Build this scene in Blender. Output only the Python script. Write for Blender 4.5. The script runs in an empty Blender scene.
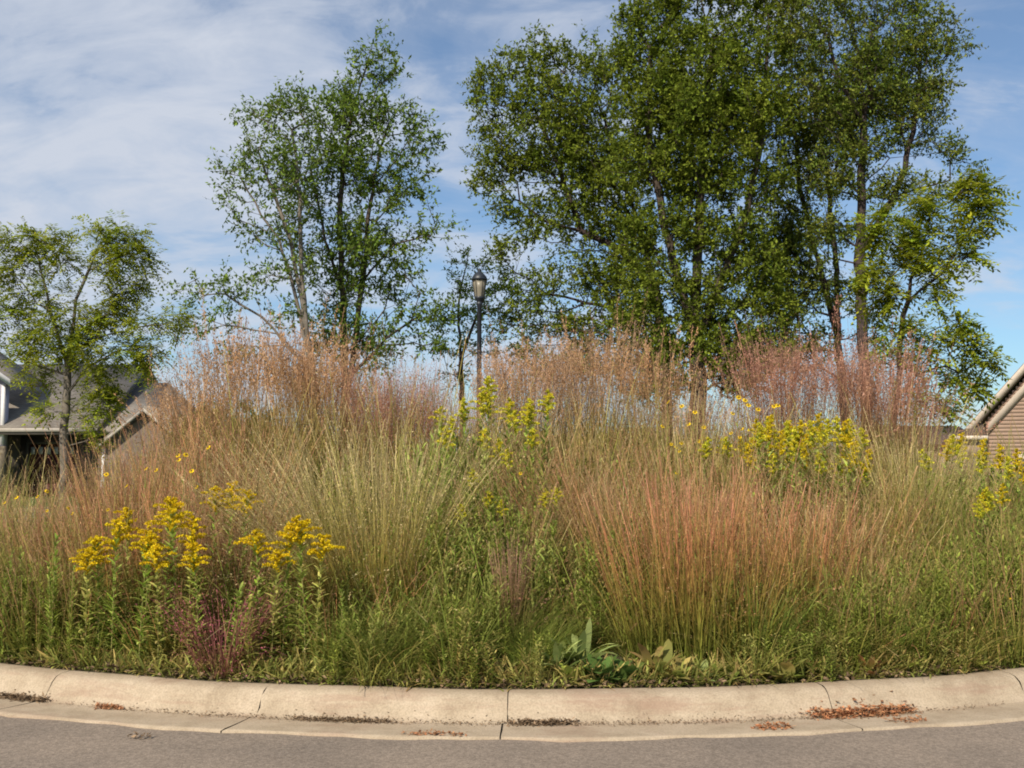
import bpy, math, random
import numpy as np
from mathutils import Vector
# ------------------------------------------------------------------ camera, sky, sun
scene = bpy.context.scene
COL = scene.collection
rng = np.random.default_rng(7)
R = math.radians
PITCH = R(4.06)
EYE = 1.6
cam = bpy.data.cameras.new('camera'); cam.sensor_width = 36; cam.lens = 35.16
cam.clip_start = 0.05; cam.clip_end = 3000
camo = bpy.data.objects.new('camera', cam); COL.objects.link(camo)
camo.location = (0, 0, EYE); camo.rotation_euler = (R(90) + PITCH, 0, 0)
scene.camera = camo
SUN_EL, SUN_AZ = R(40), R(207)      # azimuth clockwise from +Y : the sun is behind the camera's left shoulder
world = bpy.data.worlds.new('World'); scene.world = world; world.use_nodes = True
nt = world.node_tree; nt.nodes.clear()
def N(nt, t, **kw):
    n = nt.nodes.new(t)
    for k, v in kw.items(): setattr(n, k, v)
    return n
def L(nt, a, b): nt.links.new(a, b)
def ramp(nt, stops, interp='LINEAR'):
    n = nt.nodes.new('ShaderNodeValToRGB'); cr = n.color_ramp; cr.interpolation = interp
    while len(cr.elements) > 1: cr.elements.remove(cr.elements[-1])
    cr.elements[0].position = stops[0][0]; cr.elements[0].color = (*stops[0][1], 1)
    for p, c in stops[1:]:
        e = cr.elements.new(p); e.color = (*c, 1)
    return n
def mixc(nt, a, b, f, blend='MIX'):
    n = nt.nodes.new('ShaderNodeMix'); n.data_type = 'RGBA'; n.blend_type = blend
    for s, v in ((n.inputs[6], a), (n.inputs[7], b), (n.inputs[0], f)):
        if hasattr(v, 'links') or hasattr(v, 'is_output'): nt.links.new(v, s)
        elif isinstance(v, (tuple, list)): s.default_value = (*v, 1)
        else: s.default_value = v
    return n.outputs[2]
def mth(nt, op, a, b=None, clamp=False):
    n = nt.nodes.new('ShaderNodeMath'); n.operation = op; n.use_clamp = clamp
    for i, v in enumerate((a, b)):
        if v is None: continue
        if hasattr(v, 'is_output'): nt.links.new(v, n.inputs[i])
        else: n.inputs[i].default_value = v
    return n.outputs[0]
sky = N(nt, 'ShaderNodeTexSky', sky_type='NISHITA', sun_disc=False)
sky.sun_elevation = SUN_EL; sky.sun_rotation = SUN_AZ; sky.altitude = 200
sky.air_density = 1.0; sky.dust_density = 0.6; sky.ozone_density = 2.0
tc = N(nt, 'ShaderNodeTexCoord'); sep = N(nt, 'ShaderNodeSeparateXYZ'); L(nt, tc.outputs['Generated'], sep.inputs[0])
zz = mth(nt, 'ADD', mth(nt, 'MAXIMUM', sep.outputs[2], 0.0), 0.30)
cmb = N(nt, 'ShaderNodeCombineXYZ')
L(nt, mth(nt, 'DIVIDE', sep.outputs[0], zz), cmb.inputs[0]); L(nt, mth(nt, 'DIVIDE', sep.outputs[1], zz), cmb.inputs[1])
mp = N(nt, 'ShaderNodeMapping'); mp.inputs['Rotation'].default_value = (0, 0, R(14)); mp.inputs['Scale'].default_value = (1.3, 1.8, 1)
mp.inputs['Location'].default_value = (3.1, 1.4, 0)
L(nt, cmb.outputs[0], mp.inputs[0])
n1 = N(nt, 'ShaderNodeTexNoise'); n1.inputs['Scale'].default_value = 1.9; n1.inputs['Detail'].default_value = 9; n1.inputs['Roughness'].default_value = 0.56; n1.inputs['Distortion'].default_value = 0.5
L(nt, mp.outputs[0], n1.inputs[0])
mp2 = N(nt, 'ShaderNodeMapping'); mp2.inputs['Rotation'].default_value = (0, 0, R(24)); mp2.inputs['Scale'].default_value = (2.0, 3.6, 1)
L(nt, cmb.outputs[0], mp2.inputs[0])
n2 = N(nt, 'ShaderNodeTexNoise'); n2.inputs['Scale'].default_value = 2.3; n2.inputs['Detail'].default_value = 7; n2.inputs['Roughness'].default_value = 0.6; n2.inputs['Distortion'].default_value = 0.8
L(nt, mp2.outputs[0], n2.inputs[0])
# more cloud towards the left (west) of the sky, clearer to the right
bias = mth(nt, 'MULTIPLY', sep.outputs[0], -0.22)
cl = mth(nt, 'ADD', mth(nt, 'ADD', mth(nt, 'MULTIPLY', n1.outputs[0], 0.62), mth(nt, 'MULTIPLY', n2.outputs[0], 0.40)), bias)
cr = ramp(nt, [(0.38, (0.14,)*3), (0.46, (0.27,)*3), (0.55, (0.66,)*3), (0.66, (0.94,)*3)]); L(nt, cl, cr.inputs[0])
skyc = mixc(nt, sky.outputs[0], (0.68, 0.90, 1.03), 1.0, 'MULTIPLY')
cloudc = mixc(nt, skyc, (5.4, 5.8, 6.6), cr.outputs[0])
bg = N(nt, 'ShaderNodeBackground'); bg.inputs[1].default_value = 0.095
L(nt, cloudc, bg.inputs[0]); wo = N(nt, 'ShaderNodeOutputWorld'); L(nt, bg.outputs[0], wo.inputs[0])
sun = bpy.data.lights.new('sun', 'SUN'); sun.energy = 4.3; sun.angle = R(0.6); sun.color = (1.0, 0.92, 0.78)
suno = bpy.data.objects.new('sun', sun); COL.objects.link(suno)
sd = Vector((math.sin(SUN_AZ) * math.cos(SUN_EL), math.cos(SUN_AZ) * math.cos(SUN_EL), math.sin(SUN_EL)))
suno.rotation_euler = sd.to_track_quat('Z', 'Y').to_euler(); suno.location = (-20, -20, 30)
vs = scene.view_settings
vs.view_transform = 'Standard'; vs.look = 'None'; vs.exposure = 0.30; vs.gamma = 1; vs.use_curve_mapping = False
scene.cycles.max_bounces = 6; scene.cycles.diffuse_bounces = 3; scene.cycles.transmission_bounces = 4; scene.cycles.transparent_max_bounces = 8
scene.cycles.filter_width = 1.9

# ------------------------------------------------------------------ helpers
cp, sp_ = math.cos(PITCH), math.sin(PITCH)
def P(px, py, y):
    """point of the photograph's pixel at ground distance y"""
    u = (px - 512) / 1000; v = (384 - py) / 1000
    k = y / (cp - sp_ * v)
    return np.array([u * k, y, EYE + k * (sp_ + cp * v)])
ICX, ICY, IR = 0.15, 15.66, 9.3
def gz(x, y):
    r2 = ((x - ICX) ** 2 + (y - ICY) ** 2) / IR ** 2
    return np.where(r2 < 1, 0.13 + 0.75 * (1 - r2), 0.0)
class Geo:
    def __init__(s): s.v = []; s.f = []; s.a = []; s.t = []; s.n = 0
    def add(s, v, f, along=None, tint=None):
        v = np.asarray(v, float).reshape(-1, 3); f = np.asarray(f, int).reshape(-1, 4)
        k = len(v)
        s.v.append(v); s.f.append(f + s.n)
        s.a.append(np.zeros(k) if along is None else np.broadcast_to(along, (k,)))
        s.t.append(np.full(k, .5) if tint is None else np.broadcast_to(tint, (k,)))
        s.n += k
    def quad(s, a, b, c, d): s.add([a, b, c, d], [[0, 1, 2, 3]])
    def box(s, x0, x1, y0, y1, z0, z1):
        v = [(x, y, z) for z in (z0, z1) for x, y in ((x0, y0), (x1, y0), (x1, y1), (x0, y1))]
        s.add(v, [[3, 2, 1, 0], [4, 5, 6, 7], [0, 1, 5, 4], [1, 2, 6, 5], [2, 3, 7, 6], [3, 0, 4, 7]])
    def hexa(s, q, off):
        """slab: quad q extruded by vector off"""
        q = [np.array(p, float) for p in q]; w = [p + np.array(off, float) for p in q]
        s.add(q + w, [[3, 2, 1, 0], [4, 5, 6, 7], [0, 1, 5, 4], [1, 2, 6, 5], [2, 3, 7, 6], [3, 0, 4, 7]])
    def lathe(s, prof, c, n=16, phase=0.0):
        prof = np.array(prof, float); m = len(prof)
        ang = np.linspace(0, 2 * math.pi, n, endpoint=False) + phase
        v = np.stack([np.outer(prof[:, 0], np.cos(ang)) + c[0], np.outer(prof[:, 0], np.sin(ang)) + c[1], np.outer(prof[:, 1], np.ones(n)) + c[2]], -1)
        f = [[i * n + j, i * n + (j + 1) % n, (i + 1) * n + (j + 1) % n, (i + 1) * n + j] for i in range(m - 1) for j in range(n)]
        s.add(v, f)
    def merge(s, o, off=(0, 0, 0), rz=0, sc=1.0, szz=None, tmix=None):
        v = np.concatenate(o.v) * np.array([sc, sc, szz or sc]); c, q = math.cos(rz), math.sin(rz)
        v = np.stack([v[:, 0] * c - v[:, 1] * q, v[:, 0] * q + v[:, 1] * c, v[:, 2]], 1) + np.array(off)
        s.add(v, np.concatenate(o.f), np.concatenate(o.a), np.concatenate(o.t) if tmix is None else np.clip(np.concatenate(o.t) * .55 + tmix * .6 - .075, 0, 1))
    def build(s, name, mat, parent=None, origin=None, smooth=False):
        V = np.concatenate(s.v); F = np.concatenate(s.f)
        if origin is not None: V = V - np.array(origin)
        me = bpy.data.meshes.new(name)
        me.vertices.add(len(V)); me.vertices.foreach_set('co', V.astype(np.float32).ravel())
        me.loops.add(F.size); me.loops.foreach_set('vertex_index', F.astype(np.int32).ravel())
        me.polygons.add(len(F)); me.polygons.foreach_set('loop_start', np.arange(0, F.size, 4, dtype=np.int32))
        me.polygons.foreach_set('loop_total', np.full(len(F), 4, dtype=np.int32))
        me.update(calc_edges=True)
        for nm, arr in (('along', s.a), ('tint', s.t)):
            at = me.attributes.new(nm, 'FLOAT', 'POINT'); at.data.foreach_set('value', np.concatenate(arr).astype(np.float32))
        if smooth: me.polygons.foreach_set('use_smooth', np.ones(len(F), dtype=bool))
        me.materials.append(mat)
        o = bpy.data.objects.new(name, me); COL.objects.link(o)
        if parent: o.parent = parent
        elif origin is not None: o.location = origin
        return o
def tag(o, label=None, cat=None, group=None, kind=None):
    for k, v in (('label', label), ('category', cat), ('group', group), ('kind', kind)):
        if v: o[k] = v
    return o
def thing(name, label, cat, loc, group=None, rz=0):
    o = bpy.data.objects.new(name, None); COL.objects.link(o); o.location = loc; o.rotation_euler = (0, 0, rz)
    o.empty_display_size = .1
    return tag(o, label, cat, group)
def copy_tree(o, parent=None):
    c = o.copy(); COL.objects.link(c); c.parent = parent
    for ch in list(o.children): copy_tree(ch, c)
    return c
def unit(a): return a / np.maximum(np.linalg.norm(a, axis=-1, keepdims=True), 1e-9)
def ribbons(g, base, az, lean, bend, length, width, segs=4, along=(0, 1), tint=None, prof=None, twist=None, power=1.5):
    """n blades: base (n,3), az/lean/bend/length/width (n,). Returns points (n,segs+1,3) and directions"""
    n = len(base); K = segs
    az, lean, bend, length, width = [np.broadcast_to(np.asarray(q, float), (n,)) for q in (az, lean, bend, length, width)]
    t = np.linspace(0, 1, K + 1)
    th = lean[:, None] + bend[:, None] * t[None] ** power
    d = np.stack([np.sin(th) * np.cos(az)[:, None], np.sin(th) * np.sin(az)[:, None], np.cos(th)], -1)
    mid = (d[:, 1:] + d[:, :-1]) * .5
    pts = np.concatenate([np.zeros((n, 1, 3)), np.cumsum(mid * (length / K)[:, None, None], 1)], 1) + base[:, None]
    tw = rng.uniform(-1.2, 1.2, n) if twist is None else np.broadcast_to(twist, (n,))
    wa = az + math.pi / 2 + tw
    w = np.stack([np.cos(wa), np.sin(wa), np.zeros(n)], -1)[:, None]
    pf = np.array([1 - .85 * q ** 1.5 for q in t]) if prof is None else np.array([prof(q) for q in t])
    hw = w * (width[:, None, None] * .5) * pf[None, :, None]
    V = np.stack([pts - hw, pts + hw], 2)           # n,K+1,2,3
    idx = np.arange(n * (K + 1) * 2).reshape(n, K + 1, 2)
    F = np.stack([idx[:, :-1, 0], idx[:, :-1, 1], idx[:, 1:, 1], idx[:, 1:, 0]], -1)
    al = along[0] + (along[1] - along[0]) * t
    A = np.broadcast_to(al[None, :, None], (n, K + 1, 2))
    tt = rng.random(n) if tint is None else np.broadcast_to(tint, (n,))
    T = np.broadcast_to(tt[:, None, None], (n, K + 1, 2))
    g.add(V.reshape(-1, 3), F.reshape(-1, 4), A.reshape(-1), T.reshape(-1))
    return pts, d, tt
def flakes(g, c, axis, L_, W_, tint, along=1.0, nrm=None):
    """diamond leaf at base c along axis"""
    n = len(c); axis = unit(axis)
    if nrm is None: nrm = rng.normal(size=(n, 3))
    side = unit(np.cross(axis, nrm)); up = np.cross(side, axis)
    L_ = np.broadcast_to(L_, (n,))[:, None]; W_ = np.broadcast_to(W_, (n,))[:, None]
    V = np.stack([c, c + axis * L_ * .45 + side * W_ * .5 - up * W_ * .12, c + axis * L_, c + axis * L_ * .45 - side * W_ * .5 - up * W_ * .12], 1)
    F = np.arange(n * 4).reshape(n, 4)
    T = np.repeat(np.broadcast_to(tint, (n,)), 4); A = np.repeat(np.broadcast_to(along, (n,)), 4)
    g.add(V.reshape(-1, 3), F, A, T)
def tube(g, pts, rad, n=6):
    pts = np.array(pts, float); rad = np.broadcast_to(rad, (len(pts),))
    d = unit(np.gradient(pts, axis=0)); ref = np.array([.31, .95, .02]) if abs(d[:, 1]).mean() < .9 else np.array([1., 0, 0])
    s = unit(np.cross(d, ref)); u = np.cross(d, s)
    a = np.linspace(0, 2 * math.pi, n, endpoint=False)
    V = pts[:, None] + (s[:, None] * np.cos(a)[None, :, None] + u[:, None] * np.sin(a)[None, :, None]) * rad[:, None, None]
    f = [[i * n + j, i * n + (j + 1) % n, (i + 1) * n + (j + 1) % n, (i + 1) * n + j] for i in range(len(pts) - 1) for j in range(n)]
    g.add(V, f, np.repeat(np.linspace(0, 1, len(pts)), n))

# ------------------------------------------------------------------ materials
def base_mat(name, rough=.8, spec=.25):
    m = bpy.data.materials.new(name); m.use_nodes = True; t = m.node_tree
    b = t.nodes['Principled BSDF']; b.inputs['Roughness'].default_value = rough; b.inputs['Specular IOR Level'].default_value = spec
    return m, t, b
def attr(t, nm): n = t.nodes.new('ShaderNodeAttribute'); n.attribute_name = nm; return n.outputs['Fac']
def plant_mat(name, stopsA, stopsB, trans=.35, patch=.35, rough=.65, spec=.12, vvar=.55):
    gain = 1.15 if 'tall' in name else 1.42 if name.startswith(('grass_r', 'grass_p')) else 1.75 if name.startswith('grass') else 2.25 if name.startswith('leaf') else 1.85 if name.startswith('weed') else 2.1 if name.startswith('goldenrod_leaf') else 1.32
    stopsA = [(p, tuple(min(.8, q * gain) for q in c)) for p, c in stopsA]; stopsB = [(p, tuple(min(.8, q * gain) for q in c)) for p, c in stopsB]
    """colour along the blade (A and B variants mixed by the blade's own tint and by plant patches)"""
    m, t, b = base_mat(name, rough, spec)
    al = attr(t, 'along'); ti = attr(t, 'tint')
    ra = ramp(t, stopsA); rb = ramp(t, stopsB); L(t, al, ra.inputs[0]); L(t, al, rb.inputs[0])
    geo = N(t, 'ShaderNodeNewGeometry')
    no = N(t, 'ShaderNodeTexNoise'); no.inputs['Scale'].default_value = 1.6; no.inputs['Detail'].default_value = 3
    L(t, geo.outputs['Position'], no.inputs[0])
    f = mth(t, 'ADD', mth(t, 'MULTIPLY', ti, 1 - patch), mth(t, 'MULTIPLY', mth(t, 'MULTIPLY', mth(t, 'SUBTRACT', no.outputs[0], .3), 2.4), patch), True)
    c = mixc(t, ra.outputs[0], rb.outputs[0], f)
    hs = N(t, 'ShaderNodeHueSaturation'); L(t, c, hs.inputs['Color'])
    fr = mth(t, 'FRACT', mth(t, 'MULTIPLY', ti, 37.7))
    L(t, mth(t, 'ADD', mth(t, 'MULTIPLY', mth(t, 'MULTIPLY', fr, fr), vvar * 1.9), 1 - vvar * .62), hs.inputs['Value']); c = hs.outputs[0]
    L(t, c, b.inputs['Base Color'])
    tr = N(t, 'ShaderNodeBsdfTranslucent'); L(t, c, tr.inputs[0])
    mx = N(t, 'ShaderNodeMixShader'); mx.inputs[0].default_value = trans
    L(t, b.outputs[0], mx.inputs[1]); L(t, tr.outputs[0], mx.inputs[2]); L(t, mx.outputs[0], t.nodes['Material Output'].inputs[0])
    return m
def noise_mat(name, c1, c2, scale=8, rough=.85, detail=6, bump=0.0, spec=.25, c3=None, scale3=1.2, lo=.35, hi=.65, lo3=.5, hi3=.7):
    m, t, b = base_mat(name, rough, spec)
    geo = N(t, 'ShaderNodeNewGeometry')
    no = N(t, 'ShaderNodeTexNoise'); no.inputs['Scale'].default_value = scale; no.inputs['Detail'].default_value = detail; no.inputs['Roughness'].default_value = .6
    L(t, geo.outputs['Position'], no.inputs[0])
    r = ramp(t, [(lo, c1), (hi, c2)]); L(t, no.outputs[0], r.inputs[0]); c = r.outputs[0]
    if c3:
        n3 = N(t, 'ShaderNodeTexNoise'); n3.inputs['Scale'].default_value = scale3; n3.inputs['Detail'].default_value = 5
        L(t, geo.outputs['Position'], n3.inputs[0]); r3 = ramp(t, [(lo3, (0,)*3), (hi3, (1,)*3)]); L(t, n3.outputs[0], r3.inputs[0])
        c = mixc(t, c, c3, r3.outputs[0])
    L(t, c, b.inputs['Base Color'])
    if bump:
        bp = N(t, 'ShaderNodeBump'); bp.inputs['Strength'].default_value = bump; bp.inputs['Distance'].default_value = .01
        L(t, no.outputs[0], bp.inputs['Height']); L(t, bp.outputs[0], b.inputs['Normal'])
    return m
G1, G2, G3 = (.060, .105, .014), (.085, .13, .02), (.11, .155, .03)
M = {}
M['leaf_mid'] = plant_mat('leaf_green_mid', [(0, (.040, .075, .012)), (1, (.060, .100, .014))], [(0, (.065, .095, .012)), (1, (.105, .125, .018))], .38, .4)
M['leaf_big'] = plant_mat('leaf_green_olive', [(0, (.042, .068, .008)), (1, (.064, .092, .010))], [(0, (.082, .102, .010)), (1, (.120, .125, .014))], .38, .5)
M['leaf_brown'] = plant_mat('leaf_olive_brown', [(0, (.040, .070, .010)), (1, (.058, .092, .012))], [(0, (.072, .092, .012)), (1, (.120, .105, .018))], .35, .5)
M['leaf_bright'] = plant_mat('leaf_bright_green', [(0, (.075, .115, .010)), (1, (.110, .145, .012))], [(0, (.12, .145, .012)), (1, (.21, .18, .015))], .46, .3)
M['leaf_dark'] = plant_mat('leaf_dark', [(0, (.030, .055, .012)), (1, (.045, .075, .014))], [(0, (.045, .07, .012)), (1, (.06, .085, .014))], .3, .4)
M['bark'] = noise_mat('bark', (.040, .029, .022), (.105, .078, .060), 18, bump=.6)
M['bark_pale'] = noise_mat('bark_pale', (.10, .085, .065), (.22, .185, .15), 14, bump=.5)
M['bark_dark'] = noise_mat('bark_dark', (.030, .022, .020), (.085, .060, .052), 18, bump=.6)
# grasses
M['russet'] = plant_mat('grass_russet', [(0, (.075, .10, .018)), (.35, (.17, .135, .03)), (.7, (.29, .14, .07)), (1, (.38, .20, .13))],
                        [(0, (.09, .13, .02)), (.5, (.13, .16, .03)), (.8, (.21, .18, .05)), (1, (.33, .23, .12))], .3, .3)
M['red'] = plant_mat('grass_red', [(0, (.10, .12, .02)), (.3, (.22, .14, .035)), (.7, (.40, .125, .078)), (1, (.43, .175, .13))],
                     [(0, (.11, .14, .02)), (.45, (.19, .18, .035)), (.8, (.28, .20, .06)), (1, (.40, .26, .13))], .3, .3)
M['tan'] = plant_mat('grass_pale_tan', [(0, (.14, .13, .02)), (.4, (.22, .19, .045)), (.75, (.38, .30, .12)), (1, (.50, .39, .22))],
                     [(0, (.26, .12, .03)), (.3, (.26, .17, .045)), (.75, (.26, .235, .07)), (1, (.38, .29, .15))], .3, .2)
M['orange_tall'] = plant_mat('grass_tall_orange', [(0, (.09, .12, .02)), (.5, (.24, .17, .05)), (.8, (.38, .19, .085)), (1, (.42, .235, .14))],
                             [(0, (.08, .12, .02)), (.5, (.19, .18, .05)), (.8, (.35, .23, .10)), (1, (.46, .31, .19))], .3, .3)
M['rose_tall'] = plant_mat('grass_tall_rose', [(0, (.09, .12, .02)), (.5, (.22, .16, .05)), (.8, (.36, .15, .10)), (1, (.38, .185, .14))],
                           [(0, (.08, .12, .02)), (.5, (.22, .17, .06)), (.8, (.32, .19, .10)), (1, (.40, .255, .185))], .3, .3)
M['lilac_tall'] = plant_mat('grass_tall_lilac', [(0, (.09, .12, .02)), (.5, (.22, .16, .06)), (.8, (.36, .20, .13)), (1, (.42, .28, .235))],
                            [(0, (.08, .12, .02)), (.5, (.20, .18, .06)), (.8, (.38, .27, .15)), (1, (.48, .32, .20))], .3, .3)
M['green_grass'] = plant_mat('grass_green', [(0, (.07, .10, .015)), (.5, (.11, .155, .022)), (1, (.16, .18, .04))],
                             [(0, (.09, .11, .02)), (.5, (.14, .175, .035)), (1, (.22, .20, .06))], .35, .45)
M['olive_grass'] = plant_mat('grass_olive', [(0, (.07, .095, .015)), (.5, (.12, .145, .025)), (1, (.19, .17, .05))],
                             [(0, (.10, .09, .02)), (.5, (.17, .15, .035)), (1, (.27, .18, .07))], .3, .45)
M['purple'] = plant_mat('grass_purple', [(0, (.10, .09, .03)), (.5, (.21, .10, .065)), (1, (.30, .14, .12))], [(0, (.09, .11, .02)), (.5, (.19, .15, .045)), (1, (.30, .19, .12))], .3, .3)
M['weed'] = plant_mat('weed_leaf', [(0, (.080, .115, .018)), (1, (.120, .160, .028))], [(0, (.13, .14, .02)), (1, (.21, .20, .045))], .35, .4)
M['weed_dark'] = plant_mat('weed_leaf_dark', [(0, (.030, .060, .014)), (1, (.042, .080, .018))], [(0, (.045, .07, .016)), (1, (.065, .095, .02))], .3, .4, vvar=.3)
M['weed_pale'] = plant_mat('weed_leaf_pale', [(0, (.12, .17, .05)), (1, (.17, .22, .07))], [(0, (.14, .17, .05)), (1, (.24, .25, .09))], .35, .3)
M['weed_mixed'] = plant_mat('weed_leaf_dry_tipped', [(0, (.11, .14, .03)), (1, (.15, .19, .04))], [(0, (.16, .17, .045)), (1, (.28, .16, .07))], .35, .2)
M['gr_leaf'] = plant_mat('goldenrod_leaf', [(0, (.10, .16, .018)), (1, (.14, .20, .025))], [(0, (.14, .19, .035)), (1, (.26, .24, .08))], .38, .15)
M['gr_dry'] = plant_mat('goldenrod_leaf_yellowing', [(0, (.16, .18, .04)), (1, (.26, .24, .07))], [(0, (.13, .16, .03)), (1, (.34, .25, .10))], .38, .15)
M['gr_stem'] = noise_mat('goldenrod_stem', (.20, .20, .06), (.34, .27, .10), 20)
M['yellow'] = plant_mat('goldenrod_flower', [(0, (.52, .41, .012)), (1, (.62, .49, .012))], [(0, (.48, .33, .010)), (1, (.58, .41, .012))], .3, .1)
M['yellow_pale'] = plant_mat('goldenrod_flower_fresh', [(0, (.38, .40, .03)), (1, (.52, .50, .04))], [(0, (.36, .34, .02)), (1, (.55, .42, .03))], .3, .1)
M['mustard'] = plant_mat('goldenrod_flower_mustard', [(0, (.46, .38, .015)), (1, (.60, .47, .015))], [(0, (.40, .30, .015)), (1, (.55, .38, .015))], .3, .1)
M['petal'] = plant_mat('daisy_petal', [(0, (.74, .40, .008)), (1, (.80, .46, .01))], [(0, (.70, .34, .008)), (1, (.78, .42, .01))], .3, .1)
M['disc'] = noise_mat('daisy_disc', (.10, .05, .01), (.30, .17, .02), 60)
M['dead_leaf'] = plant_mat('dead_leaf', [(0, (.26, .10, .045)), (1, (.33, .13, .06))], [(0, (.20, .11, .055)), (1, (.40, .22, .11))], .15, .15)
M['debris'] = plant_mat('gutter_debris', [(0, (.13, .085, .05)), (1, (.17, .11, .065))], [(0, (.08, .055, .035)), (1, (.22, .15, .09))], .1, .15)
M['soil'] = noise_mat('soil', (.05, .045, .022), (.10, .085, .045), 9, bump=.5)
M['lawn'] = noise_mat('lawn', (.055, .095, .02), (.09, .13, .03), 3, bump=.3)

# ------------------------------------------------------------------ ground, road, kerb
def sheet_ring(r0, r1, z, n=180):
    g = Geo(); a = np.linspace(0, 2 * math.pi, n + 1)
    for i in range(n):
        q = [(ICX + r * math.sin(t), ICY - r * math.cos(t), z) for r, t in ((r1, a[i]), (r1, a[i + 1]), (r0, a[i + 1]), (r0, a[i]))]
        g.quad(*q)
    return g
g = Geo(); g.quad((-1500, -1500, -.02), (1500, -1500, -.02), (1500, 1500, -.02), (-1500, 1500, -.02))
tag(g.build('ground', M['lawn']), kind='structure')
# asphalt
m, t, b = base_mat('asphalt', .9, .2)
geo = N(t, 'ShaderNodeNewGeometry')
na = N(t, 'ShaderNodeTexNoise'); na.inputs['Scale'].default_value = 130; na.inputs['Detail'].default_value = 3; L(t, geo.outputs['Position'], na.inputs[0])
nb = N(t, 'ShaderNodeTexNoise'); nb.inputs['Scale'].default_value = 1.3; nb.inputs['Detail'].default_value = 6; L(t, geo.outputs['Position'], nb.inputs[0])
vo = N(t, 'ShaderNodeTexVoronoi'); vo.inputs['Scale'].default_value = 95; L(t, geo.outputs['Position'], vo.inputs[0])
r1 = ramp(t, [(.3, (.175, .139, .108)), (.7, (.30, .243, .193))]); L(t, na.outputs[0], r1.inputs[0])
r2 = ramp(t, [(.3, (.82, .82, .83)), (.7, (1.1, 1.08, 1.06))]); L(t, nb.outputs[0], r2.inputs[0])
c = mixc(t, r1.outputs[0], r2.outputs[0], 1.0, 'MULTIPLY')
r3 = ramp(t, [(.0, (1,)*3), (.09, (0,)*3)]); L(t, vo.outputs['Distance'], r3.inputs[0])
n4 = N(t, 'ShaderNodeTexNoise'); n4.inputs['Scale'].default_value = 24; L(t, geo.outputs['Position'], n4.inputs[0])
sp = mth(t, 'MULTIPLY', r3.outputs[0], mth(t, 'GREATER_THAN', n4.outputs[0], .55))
c = mixc(t, c, (.36, .31, .27), mth(t, 'MULTIPLY', sp, .7))
vc = N(t, 'ShaderNodeTexVoronoi', feature='DISTANCE_TO_EDGE'); vc.inputs['Scale'].default_value = .55
nw = N(t, 'ShaderNodeTexNoise'); nw.inputs['Scale'].default_value = 2.2; nw.inputs['Detail'].default_value = 6; L(t, geo.outputs['Position'], nw.inputs[0])
L(t, mixc(t, geo.outputs['Position'], nw.outputs['Color'], .22), vc.inputs[0])
rk = ramp(t, [(.0, (.75,)*3), (.006, (0,)*3)]); L(t, vc.outputs['Distance'], rk.inputs[0])
nq = N(t, 'ShaderNodeTexNoise'); nq.inputs['Scale'].default_value = 48; nq.inputs['Detail'].default_value = 2; L(t, geo.outputs['Position'], nq.inputs[0])
rq = ramp(t, [(.3, (.80,) * 3), (.7, (1.18,) * 3)]); L(t, nq.outputs[0], rq.inputs[0]); c = mixc(t, c, rq.outputs[0], 1.0, 'MULTIPLY')
L(t, c, b.inputs['Base Color'])
bp = N(t, 'ShaderNodeBump'); bp.inputs['Strength'].default_value = .5; bp.inputs['Distance'].default_value = .006; L(t, na.outputs[0], bp.inputs['Height']); L(t, bp.outputs[0], b.inputs['Normal'])
M['asphalt'] = m
g = sheet_ring(IR + .60, IR + 8.6, .012)
g.add([(-4, -40, .008), (4, -40, .008), (4, ICY - IR - 6, .008), (-4, ICY - IR - 6, .008)], [[0, 1, 2, 3]])
tag(g.build('road', M['asphalt']), kind='structure')
# concrete with worn patches, fine grain
m, t, b = base_mat('concrete', .85, .25)
geo = N(t, 'ShaderNodeNewGeometry')
def nz(s, d=5, ro=.6, vec=None):
    n = N(t, 'ShaderNodeTexNoise'); n.inputs['Scale'].default_value = s; n.inputs['Detail'].default_value = d; n.inputs['Roughness'].default_value = ro
    L(t, vec or geo.outputs['Position'], n.inputs[0]); return n.outputs[0]
ra = ramp(t, [(.3, (.32, .245, .165)), (.5, (.43, .34, .238)), (.72, (.50, .40, .29))]); L(t, nz(3.5, 8, .65), ra.inputs[0])
rb = ramp(t, [(.35, (.80, .80, .80)), (.6, (1.04, 1.04, 1.04))]); L(t, nz(90, 3), rb.inputs[0])
c = mixc(t, ra.outputs[0], rb.outputs[0], 1, 'MULTIPLY')
mpp = N(t, 'ShaderNodeMapping'); mpp.inputs['Scale'].default_value = (1.0, 1.0, 9.0); L(t, geo.outputs['Position'], mpp.inputs[0])
rc = ramp(t, [(.50, (0,)*3), (.66, (.55,)*3)]); L(t, nz(1.4, 7, .7, mpp.outputs[0]), rc.inputs[0])
c = mixc(t, c, (.29, .18, .125), rc.outputs[0])
vp = N(t, 'ShaderNodeTexVoronoi'); vp.inputs['Scale'].default_value = 34; L(t, geo.outputs['Position'], vp.inputs[0])
rp_ = ramp(t, [(.0, (1,)*3), (.16, (0,)*3)]); L(t, vp.outputs['Distance'], rp_.inputs[0])
c = mixc(t, c, (.16, .115, .08), mth(t, 'MULTIPLY', mth(t, 'MULTIPLY', rp_.outputs[0], mth(t, 'GREATER_THAN', nz(5, 3), .56)), .8))
mps = N(t, 'ShaderNodeMapping'); mps.inputs['Scale'].default_value = (16, 16, .8); L(t, geo.outputs['Position'], mps.inputs[0])
rs_ = ramp(t, [(.52, (0,)*3), (.75, (.5,)*3)]); L(t, nz(1.0, 4, .6, mps.outputs[0]), rs_.inputs[0])
c = mixc(t, c, (.22, .155, .105), mth(t, 'MULTIPLY', rs_.outputs[0], nz(.9, 3)))
sepz = N(t, 'ShaderNodeSeparateXYZ'); L(t, geo.outputs['Position'], sepz.inputs[0])
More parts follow.
